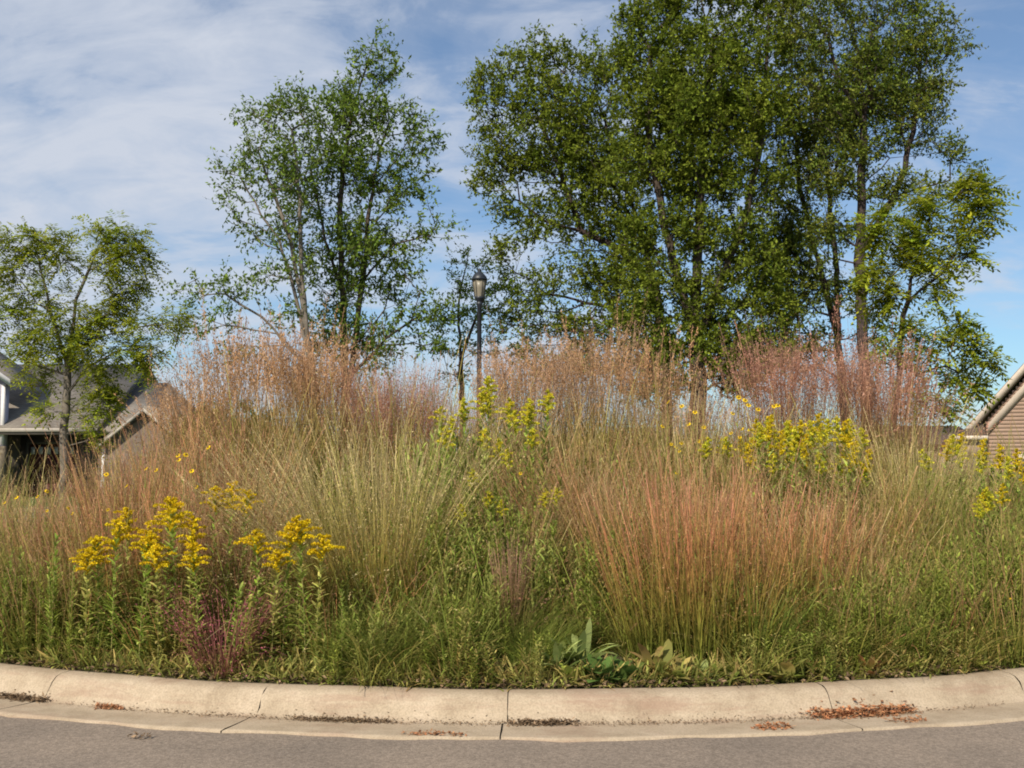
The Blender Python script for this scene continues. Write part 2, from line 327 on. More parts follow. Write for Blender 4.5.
# dirt that has settled in the kerb's foot and along its back
fz = ramp(t, [(.0, (.35,)*3), (.22, (0,)*3), (.93, (0,)*3), (1., (.30,)*3)]); L(t, mth(t, 'MULTIPLY', sepz.outputs[2], 1 / .15), fz.inputs[0])
c = mixc(t, c, (.25, .175, .12), mth(t, 'MULTIPLY', fz.outputs[0], nz(7, 5)))
L(t, c, b.inputs['Base Color'])
bp = N(t, 'ShaderNodeBump'); bp.inputs['Strength'].default_value = .35; bp.inputs['Distance'].default_value = .006; L(t, nz(60, 6), bp.inputs['Height']); L(t, bp.outputs[0], b.inputs['Normal'])
M['concrete'] = m
def ang_of(px, py_ground, z):
    """angle round the island's kerb of the pixel whose ground lies at height z"""
    u = (px - 512) / 1000; v = (384 - py_ground) / 1000
    dz = sp_ + cp * v; k = (z - EYE) / dz
    return math.atan2(u * k - ICX, ICY - (cp - sp_ * v) * k)
KPROF = [(0.0, .0), (0.0, .128), (.012, .147), (.05, .152), (.12, .150), (.165, .138), (.20, .108), (.235, .050), (.262, .018), (.285, .006)]
GPROF = [(.285, .006), (.30, .004), (.45, .012), (.62, .024), (.66, .024), (.66, -.01)]
def ring_seg(g, prof, a0, a1, gap0=.004, gap1=.004, mea=None):
    n = max(2, int((a1 - a0) / R(1.0)))
    aa = np.linspace(a0, a1, n + 1)
    V = []; 
    for i, a in enumerate(aa):
        for j, (dr, z) in enumerate(prof):
            off = 0
            if i == 0: off = (gap0 + mea[j % len(mea)]) / IR
            if i == n: off = (-gap1 + mea[(j + 3) % len(mea)] * 0 ) / IR
            r = IR + dr + .008 * math.sin(a * 23 + 1) + .004 * math.sin(a * 71)
            zz_ = z + (.003 * math.sin(a * 37) if z > .1 else 0)
            if j == len(prof) - 1 and z < 0: r += .018 * math.sin(a * 53) + .012 * math.sin(a * 131)
            if j == len(prof) - 2 and z > .02 and dr > .6: r += .018 * math.sin(a * 53) + .012 * math.sin(a * 131)
            V.append((ICX + r * math.sin(a + off), ICY - r * math.cos(a + off), zz_))
    m_ = len(prof)
    f = [[i * m_ + j, (i + 1) * m_ + j, (i + 1) * m_ + j + 1, i * m_ + j + 1] for i in range(n) for j in range(m_ - 1)]
    g.add(V, f)
cracks = [ang_of(255, 705, .08), ang_of(508, 705, .08), ang_of(822, 697, .08)]
dstep = cracks[1] - cracks[0]
joints = [cracks[0] - dstep * k for k in range(9, 0, -1)] + cracks + [cracks[2] + R(8.6) * k for k in range(1, 10)]
joints = [joints[-1] - 2 * math.pi] + joints
kg = Geo(); gg = Geo()
for i in range(len(joints) - 1):
    mea = rng.normal(0, .004, 12)
    ring_seg(kg, KPROF, joints[i], joints[i + 1], .0035, .0035, mea)
kerb_ob = kg.build('kerb', M['concrete'], smooth=False); tag(kerb_ob, kind='structure')
shift = ang_of(232, 727, .01) - ang_of(255, 705, .08)
j2 = [j + shift for j in joints]
for i in range(len(j2) - 1):
    ring_seg(gg, GPROF, j2[i], j2[i + 1], .004, .004, rng.normal(0, .003, 12))
tag(gg.build('gutter', M['concrete']), kind='structure')
dg = sheet_ring(IR + .01, IR + .64, -.004); M['crack'] = noise_mat('crack_dirt', (.03, .025, .02), (.07, .055, .04), 30)
dg2 = Geo()
for j in joints:   # dirt packed in the joints, just below the surface
    V = []
    for dr, z in KPROF:
        for s in (-.012, .012):
            a = j + s / IR; r = IR + dr - .006; V.append((ICX + r * math.sin(a), ICY - r * math.cos(a), z - .008))
    dg2.add(V, [[2 * k, 2 * k + 1, 2 * k + 3, 2 * k + 2] for k in range(len(KPROF) - 1)])
dg.merge(dg2); tag(dg.build('joint_dirt', M['crack']), kind='structure')
# outer kerb across the road
ok = Geo(); a = np.linspace(0, 2 * math.pi, 181)
for i in range(180):
    for (ra_, za), (rb_, zb) in zip([(8.55, .01), (8.6, .15), (8.75, .15)], [(8.6, .15), (8.75, .15), (8.76, -.05)]):
        if abs((a[i] + math.pi) % (2 * math.pi) - math.pi) < R(14): continue
        ok.quad(*[(ICX + (IR + r) * math.sin(tt), ICY - (IR + r) * math.cos(tt), z) for r, tt, z in ((ra_, a[i], za), (ra_, a[i + 1], za), (rb_, a[i + 1], zb), (rb_, a[i], zb))])
tag(ok.build('road_kerb', M['concrete']), kind='structure')
# island mound
g = Geo(); rr = np.linspace(0, IR + .004, 26); aa = np.linspace(0, 2 * math.pi, 97)
V = [(ICX + r * math.cos(q), ICY + r * math.sin(q), 0) for r in rr for q in aa[:-1]]
V = np.array(V); V[:, 2] = gz(V[:, 0], V[:, 1] ) + rng.normal(0, .012, len(V)); V[-96:, 2] = .132
F = [[i * 96 + j, (i + 1) * 96 + j, (i + 1) * 96 + (j + 1) % 96, i * 96 + (j + 1) % 96] for i in range(25) for j in range(96)]
g.add(V, F); tag(g.build('island_mound', M['soil'], smooth=True), kind='structure')

# ------------------------------------------------------------------ trees
def make_tree(name, label, cat, depth, stems, blobs, mat_leaf, mat_bark, base_r=.08, dens=1.0, leafL=.07, leafW=.035, nleaf=34, spray=.33,
              compound=False, seed=1, group=None, grow=.35, dspread=1.0, ground=None, twig_r=.0033):
    global rng
    keep = rng; rng = np.random.default_rng(seed)
    s0 = stems[0][0]
    bx = P(s0[0], s0[1], depth + (s0[2] if len(s0) > 2 else 0))
    gzz = float(gz(bx[0], bx[1])) if ground is None else ground
    nodes = []; par = []; plen = []; isstem = []
    stem_first = []
    for st in stems:
        pts = [P(q[0], q[1], depth + (q[2] if len(q) > 2 else 0)) for q in st]
        prev = -1
        if st is stems[0] or (len(nodes) and pts[0][2] < gzz + 1.2 and not nodes == []):
            root = pts[0].copy(); root[2] = gzz - .05; root[0] -= (pts[1][0] - pts[0][0]) * .15
            pts = [root] + pts
            prev = -1
        if len(nodes) and pts[0][2] > gzz + .1:
            d = [np.linalg.norm(n_ - pts[0]) for n_ in nodes]; prev = int(np.argmin(d))
        for a_, b_ in zip(pts[:-1], pts[1:]):
            ns = max(1, int(np.linalg.norm(b_ - a_) / .22))
            for k in range(0 if prev == -1 or a_ is pts[0] else 1, ns + 1):
                p = a_ + (b_ - a_) * k / ns + (rng.normal(0, .012, 3) if k not in (0,) else 0)
                nodes.append(p); par.append(prev); plen.append(0 if prev < 0 else plen[prev] + np.linalg.norm(p - nodes[prev])); isstem.append(True)
                prev = len(nodes) - 1
    # attractors in blobs
    att = []
    sc = depth / 1000
    for bl in blobs:
        px, py, rx, ry = bl[:4]; dd = bl[4] if len(bl) > 4 else 0
        n = max(3, int(dens * math.pi * rx * ry / 78))
        u = unit(rng.normal(size=(n, 3))) * (rng.random((n, 1)) ** .42)
        c = P(px, py, depth + dd)
        ry3 = max(rx, ry) * sc * .85 * dspread
        att.append(c + u * np.array([rx * sc, ry3, ry * sc]))
    att = np.concatenate(att)
    att = att[att[:, 2] > gzz + .5]
    stemn = np.array(nodes)
    dmin = np.array([np.min(np.linalg.norm(stemn - p, axis=1)) for p in att])
    tips = []
    cap = len(nodes) + len(att) * 14
    NA = np.zeros((cap, 3)); NL = np.zeros(cap); NA[:len(nodes)] = nodes; NL[:len(nodes)] = plen; nn = len(nodes)
    par = list(par)
    for i in np.argsort(dmin):
        p = att[i]
        dv = p - NA[:nn]; d = np.linalg.norm(dv, axis=1)
        cost = d + grow * NL[:nn] + np.where(dv[:, 2] < 0, -dv[:, 2] * .5, 0)
        q = int(np.argmin(cost)); ns = max(1, int(d[q] / .24))
        a_ = NA[q].copy(); prev = q; jit = rng.normal(0, .035, 3) * min(1.5, d[q])
        for k in range(1, ns + 1):
            tt = k / ns
            pos = a_ + (p - a_) * tt + jit * math.sin(math.pi * tt) * 1.2 + np.array([0, 0, -.10 * d[q] * math.sin(math.pi * tt) * (1 if p[2] > a_[2] else -.6)])
            if nn >= cap: break
            NA[nn] = pos; NL[nn] = NL[prev] + np.linalg.norm(pos - NA[prev]); par.append(prev); prev = nn; nn += 1
        tips.append(prev)
    NA = NA[:nn]; par = np.array(par)
    rad = np.zeros(nn); rp = np.zeros(nn)
    for i in tips: rp[i] += twig_r ** 2.2
    for i in range(nn - 1, -1, -1):
        if rp[i] == 0: rp[i] = twig_r ** 2.2
        if par[i] >= 0: rp[par[i]] += rp[i]
    rad = rp ** (1 / 2.2); rmax = rad.max(); k = base_r / rmax
    rad = np.where(rad > twig_r * 2, twig_r * 2 + (rad - twig_r * 2) * (base_r - twig_r * 2) / max(rmax - twig_r * 2, 1e-4), rad)
    gt = Geo()
    ch = np.nonzero(par >= 0)[0]; pa = par[ch]
    A = NA[pa]; B = NA[ch]; d = unit(B - A)
    ext = (B - A) * .04; A = A - ext
    ref = np.where(np.abs(d[:, 2:3]) > .9, np.array([[1., 0, 0]]), np.array([[0, 0, 1.]]))
    s = unit(np.cross(d, ref)); u = np.cross(d, s)
    for big in (True, False):
        msk = (rad[ch] > .018) == big
        if not msk.any(): continue
        n = 7 if big else 4
        an = np.linspace(0, 2 * math.pi, n, endpoint=False)
        ring = s[msk][:, None] * np.cos(an)[None, :, None] + u[msk][:, None] * np.sin(an)[None, :, None]
        r0 = np.minimum(rad[pa][msk], rad[ch][msk] * 1.35)[:, None, None]; r1_ = rad[ch][msk][:, None, None]
        V = np.stack([A[msk][:, None] + ring * r0, B[msk][:, None] + ring * r1_], 1)
        m_ = msk.sum(); idx = np.arange(m_ * 2 * n).reshape(m_, 2, n)
        F = np.stack([idx[:, 0], np.roll(idx[:, 0], -1, 1), np.roll(idx[:, 1], -1, 1), idx[:, 1]], -1)
        gt.add(V.reshape(-1, 3), F.reshape(-1, 4))
    # leaves
    gl = Geo(); tp = NA[tips]; td = unit(NA[tips] - NA[par[tips]])
    for (c, dr) in zip(tp, td):
        ctint = rng.random() * .6
        out = unit(dr * .8 + np.array([0, 0, .15]))
        nt_ = 5 if not compound else 9
        tdir = unit(out + rng.normal(0, .65, (nt_, 3)))
        tl = spray * rng.uniform(.6, 1.25, nt_)
        base = np.repeat(c[None] - out * .05, nt_, 0)
        # twigs
        for k in range(nt_):
            e = base[k] + tdir[k] * tl[k]
            sd_ = unit(np.cross(tdir[k], rng.normal(size=3))) * twig_r * .6
            gt.add([base[k] - sd_, base[k] + sd_, e + sd_ * .4, e - sd_ * .4], [[0, 1, 2, 3]])
        if not compound:
            m_ = max(2, int(nleaf * 1.9 / nt_ * rng.uniform(.7, 1.3)))
            tq = rng.uniform(.1, 1.05, (nt_, m_))
            pos = (base[:, None] + tdir[:, None] * (tl[:, None] * tq)[..., None]).reshape(-1, 3)
            ax = unit(np.repeat(tdir, m_, 0) * .5 + rng.normal(0, .7, (nt_ * m_, 3)) + np.array([0, 0, -.25]))
            n_ = len(pos)
            sz = rng.uniform(.65, 1.2, n_)
            flakes(gl, pos, ax, leafL * sz, leafW * sz * rng.uniform(.7, 1.2, n_), np.clip(ctint + rng.random(n_) * .5, 0, 1), rng.random(n_), nrm=rng.normal(0, .6, (n_, 3)) + np.array([0, 0, 1.0]))
        else:
            for k in range(nt_):
                for q in (.45, 1.0):
                    o_ = base[k] + tdir[k] * tl[k] * q
                    rd = unit(tdir[k] + rng.normal(0, .6, 3) + np.array([0, 0, -.05])); rl = rng.uniform(.20, .34)
                    npair = 5; w = unit(np.cross(rd, np.array([0, 0, 1.]) + rng.normal(0, .3, 3)))
                    tq = np.repeat(np.linspace(.2, 1, npair), 2); sg = np.tile([1., -1.], npair)
                    pos = o_ + rd * (tq * rl)[:, None] + np.array([0, 0, -1.]) * (.35 * rl * tq ** 2)[:, None]
                    ax = unit(w[None] * sg[:, None] + rd * .55 + np.array([0, 0, -.35]) + rng.normal(0, .12, (len(pos), 3)))
                    flakes(gl, pos, ax, leafL * rng.uniform(.8, 1.15, len(pos)), leafW, np.clip(ctint + rng.random() * .4, 0, 1), rng.random(len(pos)), nrm=np.array([0, 0, 1.]) + rng.normal(0, .2, (len(pos), 3)))
    o = thing(name, label, cat, (bx[0], bx[1], gzz), group)
    org = np.array([bx[0], bx[1], gzz])
    gt.build('trunk', mat_bark, o, origin=org, smooth=True); gl.build('crown', mat_leaf, o, origin=org)
    rng = keep
    return o
TG = 'trees standing on and behind the island'
make_tree('honey_locust', 'small flat-topped tree with feathery compound leaves before the grey garage roof', 'tree', 20.5,
    [[(64, 470), (66, 400), (70, 350), (76, 300), (95, 255), (105, 238)], [(68, 370), (50, 310), (40, 265)], [(70, 350), (110, 335), (150, 325)], [(66, 395), (90, 365), (120, 350)], [(72, 330), (50, 300), (10, 290)], [(90, 270), (125, 255)], [(68, 375), (35, 365), (15, 355)]],
    [(20, 250, 30, 12), (60, 240, 30, 10), (100, 236, 32, 12), (130, 242, 17, 12), (135, 262, 14, 18), (105, 268, 25, 14), (60, 262, 25, 10), (15, 275, 22, 14), (125, 285, 14, 10), (110, 290, 18, 12), (40, 300, 35, 10),
     (15, 310, 18, 12), (90, 320, 30, 14), (120, 315, 18, 10), (55, 330, 35, 14), (165, 318, 22, 9), (182, 325, 12, 10), (150, 322, 14, 8), (20, 350, 22, 12), (60, 355, 30, 14), (100, 350, 32, 15), (135, 350, 20, 15), (150, 362, 10, 8), (95, 375, 22, 10), (-10, 345, 14, 16), (100, 405, 20, 22), (60, 410, 22, 7), (90, 430, 12, 14), (40, 378, 20, 8)],
    M['leaf_bright'], M['bark_pale'], .085, 0.73, .095, .040, seed=11, compound=True, group=TG, ground=0, dspread=.9, spray=.24)
make_tree('leafy_tree', 'tree at the left picture edge, its few twigs showing beside the flat-topped tree', 'tree', 23,
    [[(-60, 470), (-58, 380), (-50, 300), (-40, 240)]], [(-15, 232, 20, 10), (-60, 240, 35, 30), (-70, 300, 45, 40), (-50, 200, 30, 25)],
    M['leaf_bright'], M['bark'], .09, 0.84, .06, .03, seed=12, group=TG, ground=0)
make_tree('leaning_tree', 'slender pale forked tree leaning left, leaves sparse, beside the taller one', 'tree', 16,
    [[(314, 400), (309, 350), (300, 290), (290, 240), (272, 190), (258, 150)], [(309, 350), (300, 320), (293, 280), (278, 240), (262, 215), (240, 175)], [(308, 345), (304, 300), (301, 250), (300, 200), (292, 130)], [(311, 370), (285, 345), (260, 315), (225, 295)], [(311, 372), (280, 335), (225, 325)]],
    [(285, 190, 40, 60), (295, 260, 26, 30), (290, 315, 22, 18), (262, 115, 26, 28), (290, 112, 26, 26), (250, 150, 20, 25), (228, 165, 13, 14), (238, 195, 18, 22), (285, 160, 25, 40), (300, 215, 20, 25), (236, 218, 16, 12), (248, 230, 18, 12), (262, 236, 12, 12), (300, 110, 14, 20),
     (198, 290, 16, 14), (185, 290, 8, 8), (225, 285, 22, 16), (250, 292, 25, 14), (276, 278, 18, 16), (222, 318, 20, 18), (240, 345, 22, 14), (210, 330, 10, 12)],
    M['leaf_mid'], M['bark_pale'], .065, 0.59, .075, .036, nleaf=22, seed=13, group=TG)
make_tree('leafy_tree', 'airy mid-green tree left of the lamp with sky showing through, topped by a narrow tip', 'tree', 17,
    [[(346, 410), (345, 350), (342, 290), (340, 230), (343, 170), (352, 110), (372, 50)], [(346, 400), (354, 350), (362, 290), (368, 220), (380, 150), (395, 110)], [(344, 300), (325, 240), (312, 170)], [(350, 350), (385, 310), (425, 290)], [(364, 280), (395, 245), (430, 235)], [(348, 380), (385, 340), (420, 315)]],
    [(350, 150, 50, 60), (365, 250, 50, 50), (350, 345, 40, 30), (335, 300, 26, 30), (378, 52, 24, 20), (366, 72, 18, 20), (385, 78, 18, 16), (345, 95, 20, 20), (322, 105, 20, 20), (350, 125, 38, 28), (395, 110, 28, 26), (412, 135, 20, 24), (405, 165, 24, 28), (430, 140, 10, 10), (425, 195, 14, 16), (402, 200, 22, 20), (325, 150, 28, 32), (350, 175, 34, 28), (375, 190, 28, 26), (300, 175, 20, 28), (315, 200, 22, 24),
     (345, 235, 34, 22), (375, 250, 30, 24), (330, 225, 20, 16), (320, 260, 24, 22), (420, 235, 26, 12), (443, 232, 14, 12), (400, 250, 22, 14), (348, 290, 26, 26), (385, 290, 20, 16), (325, 335, 22, 20), (345, 345, 22, 18), (410, 310, 30, 24), (440, 315, 18, 24), (385, 335, 28, 18), (370, 360, 36, 12), (420, 345, 24, 14), (400, 275, 20, 14)],
    M['leaf_mid'], M['bark'], .085, 0.67, .078, .038, nleaf=25, seed=14, group=TG)
make_tree('small_tree', 'low bushy tree whose leaves surround the street lamp head', 'tree', 19.5,
    [[(462, 400), (460, 350), (458, 300), (466, 265)], [(461, 360), (475, 320), (485, 290)]],
    [(455, 285, 18, 18), (470, 262, 14, 12), (490, 268, 14, 14), (505, 295, 22, 18), (455, 320, 22, 18), (480, 315, 18, 18), (450, 350, 24, 14), (482, 345, 16, 14), (465, 375, 20, 10)],
    M['leaf_mid'], M['bark_dark'], .05, 0.98, .075, .036, nleaf=26, seed=15, group=TG)
make_tree('spreading_tree', 'broad tree right of the lamp filling the left lobe of the big green crown', 'tree', 19.5,
    [[(667, 410), (664, 350), (655, 290), (640, 230), (620, 170), (600, 110)], [(655, 290), (620, 250), (580, 230), (545, 222), (520, 200)], [(640, 235), (610, 180), (585, 140), (575, 90)], [(660, 330), (620, 310), (575, 300), (530, 290)], [(580, 230), (560, 170), (535, 110)]],
    [(490, 75, 22, 18), (520, 60, 24, 20), (550, 50, 28, 20), (585, 62, 28, 26), (500, 110, 30, 32), (545, 100, 36, 38), (590, 115, 36, 38), (490, 160, 20, 34), (520, 160, 34, 34), (565, 165, 36, 36), (610, 170, 36, 40), (505, 205, 24, 18), (540, 215, 36, 28), (590, 225, 36, 30), (630, 220, 30, 30),
     (510, 250, 22, 18), (530, 285, 34, 22), (570, 275, 34, 26), (610, 285, 34, 24), (520, 320, 30, 22), (560, 325, 34, 24), (600, 330, 30, 18), (575, 355, 24, 14), (520, 345, 20, 12), (590, 365, 40, 22), (640, 350, 34, 28), (545, 365, 26, 14), (620, 295, 40, 40), (560, 130, 60, 60), (600, 190, 50, 50), (640, 390, 26, 12), (478, 95, 10, 20), (635, 260, 30, 30), (480, 180, 10, 16), (610, 80, 18, 24)],
    M['leaf_big'], M['bark_dark'], .11, 1.12, .078, .040, nleaf=30, seed=16, group=TG)
make_tree('spreading_tree', 'tallest dense olive-green tree in the middle of the big group, trunk forked low', 'tree', 17.3,
    [[(697, 430), (698, 380), (694, 330), (697, 270), (700, 200), (705, 120), (712, 40)], [(694, 330), (675, 270), (660, 200), (648, 130), (650, 60)], [(697, 340), (722, 280), (745, 220), (760, 150), (765, 80), (770, 20)], [(697, 300), (660, 265), (635, 250)]],
    [(640, 20, 26, 24), (670, 0, 34, 24), (720, -10, 40, 26), (770, 0, 30, 26), (640, 60, 32, 34), (690, 50, 46, 36), (745, 50, 44, 38), (650, 110, 38, 36), (700, 115, 48, 40), (755, 115, 40, 40), (640, 165, 34, 30), (690, 175, 50, 36), (745, 180, 46, 36), (670, 230, 42, 32), (725, 240, 48, 34), (640, 240, 22, 22),
     (650, 345, 30, 26), (770, 350, 30, 24), (735, 375, 34, 16), (670, 385, 22, 12), (720, 355, 46, 26), (665, 365, 30, 22), (760, 350, 34, 22), (745, 388, 24, 8), (700, 120, 80, 70), (660, 285, 34, 28), (715, 295, 44, 30), (760, 270, 34, 32), (690, 335, 36, 22), (735, 335, 30, 18), (650, 320, 22, 22), (770, 310, 26, 22), (625, 320, 18, 16), (745, 355, 16, 12)],
    M['leaf_big'], M['bark'], .15, 1.37, .072, .038, nleaf=38, seed=17, group=TG)
make_tree('spreading_tree', 'olive-brown tree with a leaning trunk between the tallest tree and the dark upright trunk', 'tree', 18.8,
    [[(846, 440), (842, 380), (835, 320), (815, 250), (800, 190), (795, 120)], [(838, 340), (822, 280), (800, 260), (775, 235)], [(838, 345), (836, 270), (830, 200), (822, 140)]],
    [(815, 130, 44, 44), (850, 110, 40, 40), (790, 250, 40, 44), (805, 355, 26, 18), (790, 300, 36, 36), (835, 300, 22, 26), (820, 345, 22, 22), (870, 330, 18, 18), (800, 60, 36, 40), (790, 120, 36, 36), (820, 170, 32, 34), (785, 190, 36, 32), (800, 235, 32, 28), (770, 240, 28, 28), (780, 285, 30, 22), (815, 280, 20, 18), (800, 320, 24, 14), (845, 230, 18, 16), (775, 335, 18, 12), (840, 110, 28, 28)],
    M['leaf_brown'], M['bark_dark'], .085, 1.29, .07, .036, nleaf=28, seed=18, group=TG)
make_tree('spreading_tree', 'tall tree with a straight dark trunk and thin bare limbs reaching right', 'tree', 17,
    [[(866, 440), (865, 390), (862, 320), (860, 250), (862, 170), (866, 100), (872, 30)], [(862, 250), (885, 215), (905, 170), (915, 120), (920, 70)], [(862, 185), (890, 158), (930, 155)], [(862, 235), (890, 200), (930, 185), (950, 180)], [(864, 130), (840, 80), (825, 30)], [(863, 320), (885, 295), (905, 290)]],
    [(800, 30, 30, 40), (830, 95, 40, 40), (880, 60, 44, 44), (905, 110, 34, 34), (930, 70, 24, 30), (845, 175, 34, 34), (885, 185, 26, 20), (830, 235, 26, 26), (820, 5, 36, 22), (870, 0, 40, 22), (915, 10, 30, 22), (850, 45, 40, 30), (900, 50, 38, 32), (935, 40, 16, 22), (958, 45, 14, 12), (865, 95, 40, 30), (910, 100, 30, 28), (940, 85, 14, 12), (850, 140, 30, 22), (885, 145, 26, 18), (935, 118, 14, 10), (925, 140, 18, 12), (950, 155, 18, 14), (968, 160, 12, 8), (905, 190, 26, 12), (935, 188, 20, 12), (895, 230, 22, 14), (840, 185, 14, 16), (910, 255, 24, 14), (880, 275, 16, 12), (945, 20, 14, 14)],
    M['leaf_brown'], M['bark_dark'], .095, 1.26, .068, .034, nleaf=26, seed=19, group=TG)
make_tree('ash_tree', 'bright green tree with drooping compound leaves nearest the brown house', 'tree', 15,
    [[(893, 440), (896, 390), (899, 350), (908, 300), (918, 260), (930, 225)], [(899, 350), (925, 335), (955, 320)], [(896, 400), (915, 375), (945, 365)], [(910, 300), (945, 270), (970, 230)]],
    [(925, 205, 28, 12), (960, 192, 16, 8), (978, 190, 10, 7), (978, 215, 14, 10), (925, 235, 26, 14), (958, 238, 22, 12), (905, 262, 22, 14), (940, 268, 22, 12), (968, 255, 10, 8), (895, 300, 18, 14), (935, 300, 18, 10), (958, 322, 16, 10), (984, 212, 8, 8),
     (905, 335, 28, 10), (938, 340, 22, 10), (968, 350, 12, 8), (984, 362, 8, 6), (893, 355, 18, 8), (925, 365, 24, 8), (955, 375, 14, 8), (966, 388, 7, 5), (880, 285, 20, 20), (880, 235, 20, 20), (915, 400, 8, 8), (938, 408, 7, 5)],
    M['leaf_bright'], M['bark_dark'], .05, 0.45, .105, .040, seed=20, compound=True, group=TG, dspread=.8, spray=.15)
for k, (sx, w, top, lab) in enumerate([(205, 30, 412, 'rounded dark green shrub behind the grass, left one beside the house wing'), (250, 34, 408, 'wide dark green shrub behind the tall orange grass, right of the other shrub')]):
    make_tree('shrub', lab, 'shrub', 27, [[(sx, 455), (sx, 435), (sx + 3, 422)]], [(sx - w * .5, 432, w * .6, 16), (sx + w * .5, 430, w * .6, 18), (sx, (top + 440) / 2, w * .6, (446 - top) / 2), (sx, 450, w, 16)],
              M['leaf_dark'], M['bark_dark'], .05, 1.5, .09, .06, nleaf=44, spray=.3, seed=40 + k, group='shrubs by the left house', ground=0)

# ------------------------------------------------------------------ street lamp
M['iron'] = noise_mat('black_paint', (.012, .014, .018), (.028, .032, .042), 30, .45, spec=.5)
m, t, b = base_mat('frosted_glass', .35, .5); b.inputs['Base Color'].default_value = (.42, .37, .28, 1)
tr = N(t, 'ShaderNodeBsdfTranslucent'); tr.inputs[0].default_value = (.5, .44, .34, 1); mx = N(t, 'ShaderNodeMixShader'); mx.inputs[0].default_value = .45
L(t, b.outputs[0], mx.inputs[1]); L(t, tr.outputs[0], mx.inputs[2]); L(t, mx.outputs[0], t.nodes['Material Output'].inputs[0]); M['glass_frost'] = m
LD = 16.0; lp = P(479, 455, LD); lz = float(gz(lp[0], lp[1])); topz = P(477, 268, LD)[2]
lamp = thing('street_lamp', 'slim black post lamp with a frosted lantern rising above the tall grass', 'street lamp', (lp[0], lp[1], lz))
h = topz - lz
g = Geo(); g.lathe([(.0, 0), (.11, 0), (.11, .05), (.08, .12), (.075, .5), (.055, .56), (.042, .6), (.036, h - .62), (.05, h - .60), (.05, h - .57), (.036, h - .55)], (0, 0, 0), 14); g.build('post', M['iron'], lamp, smooth=False)
g = Geo(); g.lathe([(.036, h - .56), (.075, h - .50), (.082, h - .47), (.0, h - .47)], (0, 0, 0), 14)
g.build('lantern_base', M['iron'], lamp)
g = Geo(); g.lathe([(.074, h - .468), (.092, h - .34), (.112, h - .205), (.0, h - .203)], (0, 0, 0), 6); lant = g.build('lantern_glass', M['glass_frost'], lamp)
g = Geo()
for k in range(6):
    a_ = k * math.pi / 3; c_, s_ = math.cos(a_), math.sin(a_)
    tube(g, [(.077 * c_, .077 * s_, h - .47), (.095 * c_, .095 * s_, h - .34), (.116 * c_, .116 * s_, h - .2)], .006, 4)
g.build('lantern_frame', M['iron'], lamp)
g = Geo(); g.lathe([(.0, h - .20), (.128, h - .20), (.133, h - .185), (.105, h - .13), (.06, h - .085), (.035, h - .07), (.03, h - .05), (.018, h - .045), (.022, h - .02), (.0, h)], (0, 0, 0), 16); g.build('lantern_cap', M['iron'], lamp, smooth=False)

# ------------------------------------------------------------------ houses
def shingle_mat(name, c1, c2):
    m, t, b = base_mat(name, .9, .15)
    tcn = N(t, 'ShaderNodeTexCoord'); mpn = N(t, 'ShaderNodeMapping'); sepn = N(t, 'ShaderNodeSeparateXYZ'); L(t, tcn.outputs['Object'], sepn.inputs[0])
    cb = N(t, 'ShaderNodeCombineXYZ'); L(t, sepn.outputs[0], cb.inputs[0]); L(t, mth(t, 'MULTIPLY', mth(t, 'ADD', sepn.outputs[2], mth(t, 'MULTIPLY', sepn.outputs[1], .3)), 1.6), cb.inputs[1])
    br = N(t, 'ShaderNodeTexBrick'); br.inputs['Scale'].default_value = 3.2; br.inputs['Mortar Size'].default_value = .012; br.inputs['Color1'].default_value = (*c1, 1); br.inputs['Color2'].default_value = (*c2, 1); br.inputs['Mortar'].default_value = (*[q * .55 for q in c1], 1)
    L(t, cb.outputs[0], br.inputs[0])
    no = N(t, 'ShaderNodeTexNoise'); no.inputs['Scale'].default_value = 1.2; no.inputs['Detail'].default_value = 8; L(t, tcn.outputs['Object'], no.inputs[0])
    r = ramp(t, [(.3, (.8,)*3), (.7, (1.15,)*3)]); L(t, no.outputs[0], r.inputs[0])
    L(t, mixc(t, br.outputs[0], r.outputs[0], 1, 'MULTIPLY'), b.inputs['Base Color'])
    return m
M['shingle'] = shingle_mat('roof_shingles_grey', (.22, .185, .155), (.30, .26, .215))
M['shingle_b'] = shingle_mat('roof_shingles_brown', (.12, .085, .065), (.16, .11, .09))
M['siding_b'] = noise_mat('siding_taupe', (.43, .29, .215), (.48, .33, .25), 2.5, .75)
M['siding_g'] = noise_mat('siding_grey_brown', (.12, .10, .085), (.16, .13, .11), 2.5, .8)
M['trim'] = noise_mat('trim_cream', (.60, .50, .41), (.66, .56, .46), 6, .6)
M['trim_dull'] = noise_mat('trim_dull', (.34, .30, .25), (.40, .35, .30), 6, .7)
M['trim_w'] = noise_mat('trim_white', (.66, .62, .60), (.75, .71, .69), 6, .6)
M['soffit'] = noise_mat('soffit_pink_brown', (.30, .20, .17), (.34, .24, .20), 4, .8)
M['stone'] = noise_mat('stone_veneer', (.16, .12, .08), (.36, .29, .20), 9, .9, detail=2, bump=1)
M['door_red'] = noise_mat('door_dark_red', (.07, .022, .02), (.10, .03, .026), 5, .5)
m, t, b = base_mat('window_glass', .06, .6); b.inputs['Base Color'].default_value = (.05, .06, .075, 1); M['glass'] = m
m, t, b = base_mat('door_glass', .25, .6); b.inputs['Base Color'].default_value = (.42, .42, .44, 1); M['glass_pale'] = m
D = 38.0
def X(px, d=D): return float(P(px, 400, d)[0])
def Z(py, d=D): return float(P(512, py, d)[2])
hx0, hx1 = X(-190), X(96)
house = thing('house', 'grey-roofed house with a shaded garage door behind the flat-topped tree', 'house', (X(0), D, 0))
ho = np.array([X(0), D, 0.])
ez = Z(431)
def wall_box(g, *a): g.box(*a)
